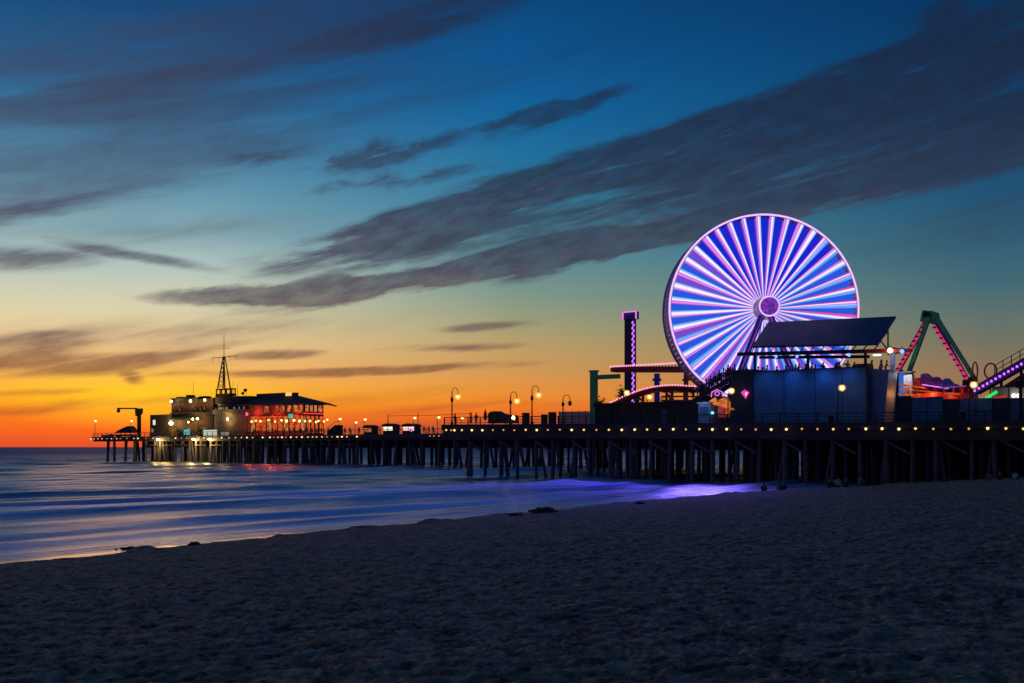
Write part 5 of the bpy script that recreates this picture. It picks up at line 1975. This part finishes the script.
    for px in (213, 219, 230, 236):
        x = g(px, T + 5)
        part('halyard', MB().tube((x, T + 5, zt1 - 1.4 + .2 * (px % 3)), (x, T + 5, zt1), .04, .04, 5), BLACKM, e2)
    # roof antennas
    for px, py, zb, lab in ((193.3, 381, zz(184, 398), 'thin whip antenna on the seaward roof of the harbour office'), (237.5, 384, zD, 'short whip antenna beside the satellite dishes'), (233, 381, zD, 'short whip antenna close to the signal mast')):
        x = g(px, T + 2)
        e3 = empty('antenna', x, T + 2, zb, lab, 'antenna', 'antennas on the harbour office')
        part('whip', MB().tube((x, T + 2, zb), (x, T + 2, zz(px, py, T + 2)), .06, .03, 6), BLACKM, e3)
        part('foot', MB().box(x - .15, x + .15, T + 1.85, T + 2.15, zb - .02, zb + .25), BLACKM, e3)
    for px, py, r, lab in ((246, 391, .5, 'upper satellite dish by the restaurant roof'), (243.5, 394, .42, 'lower satellite dish by the restaurant roof')):
        c = P(px, py, T + 2)
        e3 = empty('satellite_dish', c.x, c.y, zD, lab, 'satellite dish', 'satellite dishes')
        part('bowl', MB().path([c, c + Vector((.12, -.25, .1)), c + Vector((.2, -.38, .16))], [.06, r * .75, r], 12), BLACKM, e3)
        part('stand', MB().tube((c.x, c.y, zD), c, .05, .05, 6), BLACKM, e3)
    # flood lamps: position, bulb radius, light power
    fl = [(171, 423.2, .55, 420, 'brightest greenish floodlight over the lower deck of the harbour office'), (171.2, 401.2, .30, 60, 'floodlight on the seaward roof corner of the harbour office'), (190.5, 401, .33, 60, 'floodlight on the middle of the harbour office roof edge'),
          (204.7, 400, .30, 60, 'floodlight on the roof edge nearest the signal mast'), (192.8, 419, .28, 60, 'one of a close pair of wall lamps, seaward one'), (197.5, 418.6, .30, 60, 'one of a close pair of wall lamps, shoreward one'),
          (227.5, 419, .28, 90, 'single wall lamp shining on the cream curved wall'), (188.3, 422.2, .2, 30, 'small low wall lamp beneath the paired lamps')]
    for px, py, r, en, lab in fl:
        t = T - .9 if 205 > px else T - 1.75
        c = P(px, py, t)
        e3 = empty('floodlight', c.x, t, c.z, lab, 'floodlight', 'floodlights of the harbour office')
        part('bulb', MB().sphere(c, r, 0, 10), E_FLOOD, e3)
        part('bracket', MB().tube(c + Vector((0, r * .8, .05)), c + Vector((0, 1.1, .1)), .06, .06, 6), BLACKM, e3)
        lamp(e3, 'flood_glow', 'POINT', en * 3.5, (1, .55, .14), (0, -.7, 0), .25)
    # lit boards along the front railing
    for px0, px1, y0, y1, mt, lab, t in ((203.5, 217, 435.5, 430, E_SIGNW, 'white lit notice board on the railing below the harbour office', T - 1.6), (184, 190, 435, 429.5, E_SIGNC, 'cyan lit vending board below the harbour office', T - 1.7),
                                       (221, 229, 435.5, 432, emis('dim white board', (.6, .55, .4), .5, .5, 3), 'dim low notice board under the cream curved wall', T - 2.0), (153, 155.5, 425, 420, emis('pale window', (.9, .85, .6), .9), 'pale narrow lit door on the olive shed', T - .1)):
        x0, x1 = g(px0, t), g(px1, t)
        za, zb = zz(px0, y0, t), zz(px0, y1, t)
        e3 = empty('notice_board', (x0 + x1) / 2, t, z0, lab, 'notice board', 'lit boards by the harbour office')
        part('panel', MB().box(x0, x1, t - .05, t, za, zb), mt, e3)
        part('frame', MB().box(x0 - .06, x1 + .06, t + .003, t + .08, za - .06, zb + .06), BLACKM, e3)
        part('post', MB().box(x0 + .1, x0 + .2, t + .09, t + .17, z0 - .02, zb), BLACKM, e3)
        part('post', MB().box(x1 - .2, x1 - .1, t + .09, t + .17, z0 - .02, zb), BLACKM, e3)
    # davit crane and covered boat
    t = T + 1
    x = g(139.5, t)
    e4 = empty('davit_crane', x, t, z0, 'dark davit crane with a long horizontal jib at the end of the pier', 'crane')
    part('post', MB().box(g(138, t), g(140.2, t), t - .3, t + .3, z0, zz(139, 410, t)).prism([(g(136.5, t), zz(139, 416, t)), (g(141.5, t), zz(139, 414, t)), (g(142, t), zz(139, 408.5, t)), (g(136, t), zz(139, 408.5, t))], t - .38, t + .38), BLACKM, e4)
    part('jib', MB().beam((g(117.5, t), t, zz(118, 408.4, t)), (g(137, t), t, zz(139, 408.4, t)), .4, .38), BLACKM, e4)
    part('hook_block', MB().box(g(117.6, t), g(119.4, t), t - .25, t + .25, zz(118, 412.5, t), zz(118, 409.2, t)), BLACKM, e4)
    a0 = [(117.5, 433), (121, 430.5), (126, 428), (131, 426), (133, 428), (136, 433)]
    e5 = empty('covered_boat', g(126, t - 1.5), t - 1.5, z0, 'boat under a dark peaked cover on the deck beside the davit crane', 'boat')
    part('cover', MB().prism([(g(a, t - 1.5), max(zz(a, b, t - 1.5), z0 + .75)) for a, b in a0][::-1], t - 2.5, t - .6), CANVAS, e5)
    h0, h1 = g(116.5, t - 1.5), g(136.5, t - 1.5)
    part('hull', MB().hexa([(h0 + .7, t - 2.2, z0 + .25), (h1 - .4, t - 2.2, z0 + .25), (h1 - .4, t - .9, z0 + .25), (h0 + .7, t - .9, z0 + .25),
                            (h0, t - 2.55, z0 + .74), (h1, t - 2.55, z0 + .74), (h1, t - .55, z0 + .74), (h0, t - .55, z0 + .74)]), GREYM, e5)
    for xx in (h0 + 1.2, h1 - 1.2):
        part('cradle', MB().box(xx - .15, xx + .15, t - 2.3, t - .8, z0, z0 + .248), WOOD, e5)
    x = g(107.5, t - 1.5)
    for px, w, hh, lab in ((104.5, .9, .7, 'low grey crate at the seaward end of the narrow pier'), (111, .8, .9, 'grey crate between the end lamp and the covered boat')):
        x = g(px, t - 1)
        e6 = empty('crate', x, t - 1, z0, lab, 'crate', 'crates at the pier end')
        part('body', MB().box(x - w, x + w, t - 1.5, t - .5, z0, z0 + hh - .1), GREYM, e6)
        part('lid', MB().box(x - w - .05, x + w + .05, t - 1.55, t - .45, z0 + hh - .098, z0 + hh), BLACKM, e6)


harbour_office()

for px, lab in ((158, 'bright under-deck lamp below the olive shed'), (193.5, 'bright under-deck lamp below the close pair of wall lamps'), (209.5, 'bright under-deck lamp below the white notice board')):
    s_ = S(px, TF - .5)
    e7 = empty('deck_floodlight', s_, TF - .5, ZFAR - 1.0, lab, 'floodlight', 'under-deck lamps of the narrow pier')
    part('bulb', MB().sphere((s_, TF - .5, ZFAR - .75), .3, 0, 10, 2.2, 1, .7), E_FLOOD, e7)
    part('bracket', MB().box(s_ - .05, s_ + .05, TF - .5, TF - .155, ZFAR - .5, ZFAR - .42), BLACKM, e7)
    lamp(e7, 'deck_glow', 'POINT', 900, (1, .72, .2), (0, -.5, -.3), .3)


def restaurant():
    T = TF + 4
    z0 = ZFAR
    g = lambda px, t=T: S(px, t)
    zz = lambda px, py, t=T: ZP(px, py, t)
    e = empty('restaurant', g(290), T, z0, 'two storey restaurant with a hipped roof glowing red over the narrow pier', 'building')
    x0, x1 = g(248), g(304)
    DP = 6.3
    zf, ze = zz(290, 414.5), zz(290, 404)
    part('lower_wall', MB().box(x0, x1, T + .8, T + DP, z0, zf), REDW, e)
    part('upper_wall', MB().box(x0, x1 - .1, T, T + DP, zf + .003, ze + .1), REDW, e)
    # hipped roof
    r0, r1 = g(240), g(307.5)
    rt = zz(290, 396, T + 3)
    q0, q1 = g(257, T + 3), g(296, T + 3)
    zl = ze + .12
    vs = [(r0, T - 1.6, zl), (r1, T - 1.6, zl), (r1, T + DP + 1.6, zl), (r0, T + DP + 1.6, zl), (q0, T + 2.4, rt), (q1, T + 2.4, rt), (q1, T + 4.2, rt), (q0, T + 4.2, rt)]
    vs = [(x, y, z - .22) for x, y, z in vs[:4]] + vs
    fs = [(3, 2, 1, 0), (0, 1, 5, 4), (1, 2, 6, 5), (2, 3, 7, 6), (3, 0, 4, 7), (4, 5, 9, 8), (5, 6, 10, 9), (6, 7, 11, 10), (7, 4, 8, 11), (8, 9, 10, 11)]
    roof = part('roof', MB().add(vs, fs), TILEM, e)
    zr = zz(290, 392.3, T + 2)
    part('roof_box', MB().box(g(256.5, T + 2.2), g(284, T + 2.2), T + 2.2, T + 4.4, rt - .4, zr), BLACKM, roof)
    part('roof_light', MB().box(g(285.5, T + 2.3), g(292, T + 2.3), T + 2.3, T + 2.7, rt + .003, rt + .85), emis('skylight', (1, .6, .15), 1.0), roof)
    part('chimney', MB().box(g(292, T + 2.2), g(296, T + 2.2), T + 2.1, T + 3, rt - .3, zr - .1), TILEM, roof)
    # eave spur
    a, b = Vector((r1 - 1.5, T + DP + 1.2, zl)), P(336, 406, T + DP + 1.4)
    part('eave_beam', MB().beam(a, b, .5, .28), TILEM, roof)
    # upper windows
    for px, w, mt in ((267, 4.5, E_REDWIN), (277.5, 3, E_REDWIN), (283.5, 3, E_REDWIN), (289.5, 3.4, E_WIN), (296, 4, E_WIN), (301.3, 2.6, E_WIN)):
        u0, u1 = g(px - w / 2), g(px + w / 2)
        fr = part('window', MB().box(u0 - .08, u1 + .08, T - .07, T - .003, zf + .55, ze - .25), BLACKM, e)
        part('pane', MB().box(u0, u1, T - .10, T - .072, zf + .65, ze - .35), mt, fr)
    for y0_, y1_ in ((.5, 1.5), (1.9, 2.8), (3.2, 4.1), (4.6, 5.8)):      # the shoreward side
        fr = part('window', MB().box(x1 - .097, x1 - .03, T + y0_ - .08, T + y1_ + .08, zf + .55, ze - .25), BLACKM, e)
        part('pane', MB().box(x1 - .028, x1, T + y0_, T + y1_, zf + .65, ze - .35), E_WIN, fr)
        fr = part('window', MB().box(x1 + .003, x1 + .07, T + y0_ + .3, T + y1_ + .35, z0 + .5, zf - .3), BROWNW, e)
        part('pane', MB().box(x1 + .072, x1 + .1, T + y0_ + .35, T + y1_ + .3, z0 + .6, zf - .4), E_ORNG, fr)
    # lower storefront
    n = 10
    for k in range(n):
        f0, f1 = k / n, (k + 1) / n
        u0, u1 = x0 + (x1 - x0) * f0 + .25, x0 + (x1 - x0) * f1 - .25
        fr = part('window', MB().box(u0 - .1, u1 + .1, T + .72, T + .797, z0 + 1.0, zf - .25), BROWNW, e)
        part('pane', MB().box(u0, u1, T + .68, T + .718, z0 + 1.1, zf - .35), E_ORNG if k % 3 else E_WIN, fr)
    part('awning', MB().hexa([(x0 + .5, T - 2.0, zf - .55), (x1 + .4, T - 2.0, zf - .55), (x1 + .4, T + .6, zf - .12), (x0 + .5, T + .6, zf - .12),
                              (x0 + .5, T - 2.0, zf - .45), (x1 + .4, T - 2.0, zf - .45), (x1 + .4, T + .6, zf - .01), (x0 + .5, T + .6, zf - .01)]), mat('red awning', (.5, .04, .03), .7), e)
    part('neon_tube', MB().beam((x1 + .1, T - .1, zf + .2), (x1 + .1, T + DP - .3, zf + .2), .12, .16), E_RED, e)
    part('neon_tube', MB().beam((g(262), T - 2.1, zf - .5), (g(304), T - 2.1, zf - .5), .06, .12), emis('dim red neon', (1, .08, .03), .9), e)
    c = P(291, 416, T - 2.3)
    sg = empty('neon_sign', c.x, c.y, c.z - .5, 'teal neon sign in the middle of the red restaurant front', 'sign')
    part('panel', MB().box(c.x - .85, c.x + .85, c.y, c.y + .08, c.z - .45, c.z + .45), mat('dark sign back', (.02, .08, .07), .5), sg)
    mb = MB()
    mb.torus((c.x - .4, c.y - .06, c.z), .25, .26, .08, 16, 6)
    mb.torus((c.x + .4, c.y - .06, c.z), .25, .26, .08, 16, 6)
    mb.box(c.x - .85, c.x + .85, c.y - .08, c.y - .01, c.z - .44, c.z - .33)
    mb.box(c.x - .85, c.x + .85, c.y - .08, c.y - .01, c.z + .33, c.z + .44)
    part('neon_tube', mb, E_TEAL, sg)
    c = P(247, 414, TF + 1.0)
    sg = empty('neon_sign', c.x, c.y, c.z - .6, 'pink red neon sign at the seaward corner of the restaurant', 'sign')
    part('panel', MB().box(c.x - .65, c.x + .65, c.y, c.y + .08, c.z - .6, c.z + .6), mat('dark red sign back', (.15, .02, .03), .5), sg)
    mb = MB()
    for dx in (-.32, .32):
        mb.box(c.x + dx - .12, c.x + dx + .12, c.y - .07, c.y - .01, c.z - .45, c.z + .45)
    mb.box(c.x - .45, c.x + .45, c.y - .09, c.y - .072, c.z - .12, c.z + .12)
    part('neon_tube', mb, emis('rose neon', (1, .1, .15), 1.8), sg)
    part('stand', MB().tube((c.x, c.y + .14, z0), (c.x, c.y + .14, c.z), .06, .06, 6), BLACKM, sg)
    # warm lamps before the front
    rnd = random.Random(4)
    pos = [(251.5, 421.5), (256, 420.7), (260.5, 421.2), (268.5, 420), (275, 421.5), (281.5, 420.3), (286.5, 421), (294, 420.3), (299.5, 421), (305, 421.2), (310, 421), (316, 422), (318.5, 421), (324, 421.5), (327.3, 419.8)]
    mesh = MB().sphere((0, 0, 0), .23, 0, 10).tube((0, 0, .2), (0, 0, .5), .04, .04, 6, 1).mesh('string_lamp', [emis('warm string lamp', (1, .55, .18), 5), BLACKM])
    for px, py in pos:
        o = bpy.data.objects.new('hanging_lamp', mesh)
        C.objects.link(o)
        c = P(px, py, T - 2.4)
        put(o, c.x, c.y, c.z)
        o.scale = (rnd.uniform(.8, 1.4),) * 3
        tag(o, 'warm hanging lamp under the red awning of the restaurant', 'lamp', 'lamps along the restaurant front')
    for px in (258, 278, 298):
        lamp(e, 'awning_light', 'POINT', 420, (1, .12, .04), (g(px) - g(290), -1.4, zf - z0 - 1.0), .3)
        lamp(e, 'eave_light', 'POINT', 160, (1, .15, .06), (g(px) - g(290), -1.3, zf - z0 + .8), .2)
    # stairs
    s = empty('stairway', g(332, TF + 2), TF + 2, z0, 'small stairway with a railing beside the restaurant', 'stairs')
    a, b = P(327, 432, TF + 2), P(335.5, 425, TF + 2)
    mb = MB()
    for k in range(6):
        p, q = a.lerp(b, k / 6), a.lerp(b, (k + 1) / 6)
        mb.box(p.x, q.x - .003, TF + 2, TF + 3.4, z0, max(q.z, z0 + .1))
    part('steps', mb, BROWNW, s)
    part('handrail', MB().beam(a + Vector((0, -.05, .8)), b + Vector((0, -.05, .8)), .07, .12), WHITEM, s)
    part('landing', MB().box(b.x, g(338.5, TF + 2), TF + 2, TF + 3.4, z0, b.z), BROWNW, s)
    part('handrail', MB().box(b.x, g(338.5, TF + 2), TF + 1.95, TF + 2.02, b.z + .7, b.z + .82), BLACKM, s)
    # guests in front
    cols = ['black', 'white', 'red', 'navy', 'grey', 'tan']
    for k in range(26):
        px = 246 + k * 3.3 + rnd.uniform(-1, 1)
        tt = TF + rnd.uniform(.9, 2.2)
        x, y = W(S(px, tt), tt)
        person(rnd.choice(['stand', 'walk', 'lean']), cols[k % 6], rnd.choice(['black', 'denim']), (x, y, z0), rnd.uniform(0, 6.28), 'figure standing by the railing in front of the red restaurant', 'guests before the restaurant')
    # kiosks along the narrow pier
    for px, w, top, mt, lab in ((368, 8, 426.0, E_WIN, 'low kiosk with two warm lit openings nearest the restaurant'), (388, 10, 424.5, emis('white kiosk light', (1, .85, .6), 1.2), 'kiosk with a domed roof and bright white openings'),
                                (408.5, 12, 424.5, emis('pinkish kiosk light', (1, .65, .55), 1.2), 'kiosk with a domed roof and a pink lit end')):
        t = TF + 3
        u0, u1 = g(px - w / 2, t), g(px + w / 2, t)
        zt = zz(px, top, t)
        k = empty('kiosk', (u0 + u1) / 2, t, z0, lab, 'kiosk', 'kiosks on the narrow pier')
        part('body', MB().box(u0, u1, t, t + 2, z0, zt - .4), BROWNW, k)
        part('roof', MB().prism([(u0 - .25, zt - .398), (u1 + .25, zt - .398), (u1 - .35, zt + .05), ((u0 + u1) / 2, zt + .25), (u0 + .35, zt + .05)], t - .5, t + 2.3), BLACKM, k)
        um = (u0 + u1) / 2
        for (a, b) in ((u0 + .15, um - .1), (um + .1, u1 - .15)):
            part('opening', MB().box(a, b, t - .05, t - .003, zt - 1.35, zt - .5), mt, k)
    c = P(411, 430.5, TF + 2.6)
    single('pink_lamp', MB().sphere(c, .3, 0, 8).tube((c.x, c.y, z0), c - Vector((0, 0, .2)), .05, .05, 6, 1), [E_PURP, BLACKM], c.x, c.y, z0, 'small purple lamp in front of the pink lit kiosk', 'lamp')
    for k, px in enumerate((341, 345, 350, 359, 374, 377, 380, 396, 399, 419, 424, 429, 433, 445, 448, 455, 471, 476)):
        tt = (TF + 1.4) if px < 440 else 2.0
        x, y = W(S(px, tt), tt)
        zf2 = z0 if px < 440 else zdeck(S(px, tt))
        if px < 440 or S(px, tt) > 0:
            person(('stand', 'walk', 'lean')[k % 3], cols[k % 5], 'black', (x, y, zf2), rnd.uniform(0, 6.28), 'dark figure strolling behind the pier railing beyond the restaurant', 'strollers on the pier')


restaurant()

# ----------------------------------------------------------------- beach people and kelp
for px, D, pose, sh, tr, rz, lab, grp in (
        (763, 95, 'sit_bent', 'navy', 'black', 2.6, 'person in dark blue sitting alone at the surf edge, hunched forward', None),
        (779, 95, 'sit', 'grey', 'black', 2.4, 'person in grey sitting on the sand with arms round the knees', None),
        (784, 95.5, 'sit_bent', 'black', 'denim', 2.9, 'person in black sitting close beside the one in grey', None),
        (829, 93, 'sit', 'navy', 'black', 2.2, 'person in navy sitting at the seaward side of the beach group', None),
        (834, 93.4, 'sit_back', 'white', 'denim', 2.6, 'person in a white top leaning back on both hands', None),
        (838.5, 93.2, 'sit', 'white', 'black', 2.9, 'person in a white top sitting upright with knees drawn up', None),
        (845, 94, 'sit_bent', 'black', 'black', 2.3, 'person all in black sitting hunched at the shoreward side of the group', None),
        (859, 92, 'sit_bent', 'grey', 'denim', 2.0, 'person in grey crouched alone between the group and the pier posts', None),
        (990, 94, 'sit_back', 'grey', 'tan', 2.4, 'person in tan trousers lying back on the sand under the pier', None),
        (1000, 95, 'sit', 'black', 'black', 2.7, 'person in black sitting next to the one in tan trousers', None),
        (1015, 94, 'sit', 'white', 'denim', 2.5, 'person in a white top sitting apart under the shore end of the pier', None)):
    beach_person(px, D, pose, sh, tr, rz, lab, grp)


def kelp(px, py, size, hgt, label, seed):
    # find the ground point along the sight line
    k = (px - CX) / F
    D = 12.0
    while D < 130:
        if H + (HY - py) * D / F <= ground_z(k * D, D):
            break
        D += .1
    x, y = k * D, D
    rnd = random.Random(seed)
    mb = MB()
    z = ground_z(x, y)
    for q in range(46):
        cx, cy = rnd.gauss(0, size * .28), rnd.gauss(0, size * .15)
        hh = hgt * math.exp(-(cx / size) ** 2 * 2.5)
        mb.sphere((cx, cy, rnd.uniform(-.03, hh * .6)), rnd.uniform(.08, .17) * (hgt / .3), 0, 6, rnd.uniform(.8, 1.8), rnd.uniform(.8, 1.6), rnd.uniform(.4, .9))
    o = bpy.data.objects.new('kelp_pile', mb.mesh('kelp_pile', [WEED]))
    C.objects.link(o)
    o.location = (x, y, z)
    tag(o, label, 'kelp', 'kelp piles on the beach edge')


kelp(128, 549.5, .7, .15, 'wide dark kelp pile on the sand edge closest to the water line', 1)
kelp(545, 512, .95, .34, 'tall dark kelp pile on the sand edge below the row of crook lamps', 2)
kelp(515, 516, .5, .22, 'smaller dark kelp pile next to the tall one', 3)
kelp(195, 545, .35, .14, 'tiny kelp tuft on the sand edge past the wide pile', 5)
kelp(948, 481, 1.4, .22, 'flat dark kelp heap high on the beach under the pier', 6)
kelp(640, 504, .5, .2, 'small kelp tuft on the sand edge below the drop tower', 7)

# ----------------------------------------------------------------- camera and output
cam = bpy.data.cameras.new('camera')
cam.sensor_width = 36
cam.lens = 36 * F / 1024
cam.shift_y = (HY - 341.5) / 1024
cam.clip_start = 0.1
cam.clip_end = 80000
co = bpy.data.objects.new('camera', cam)
C.objects.link(co)
co.location = (0, 0, H)
co.rotation_euler = (R(90), 0, 0)
sc.camera = co
vs = sc.view_settings
vs.view_transform = 'Standard'
vs.look = 'None'
vs.exposure = 0
vs.gamma = 1
vs.use_curve_mapping = False
sc.cycles.use_denoising = True
sc.cycles.max_bounces = 6
sc.cycles.sample_clamp_indirect = 4
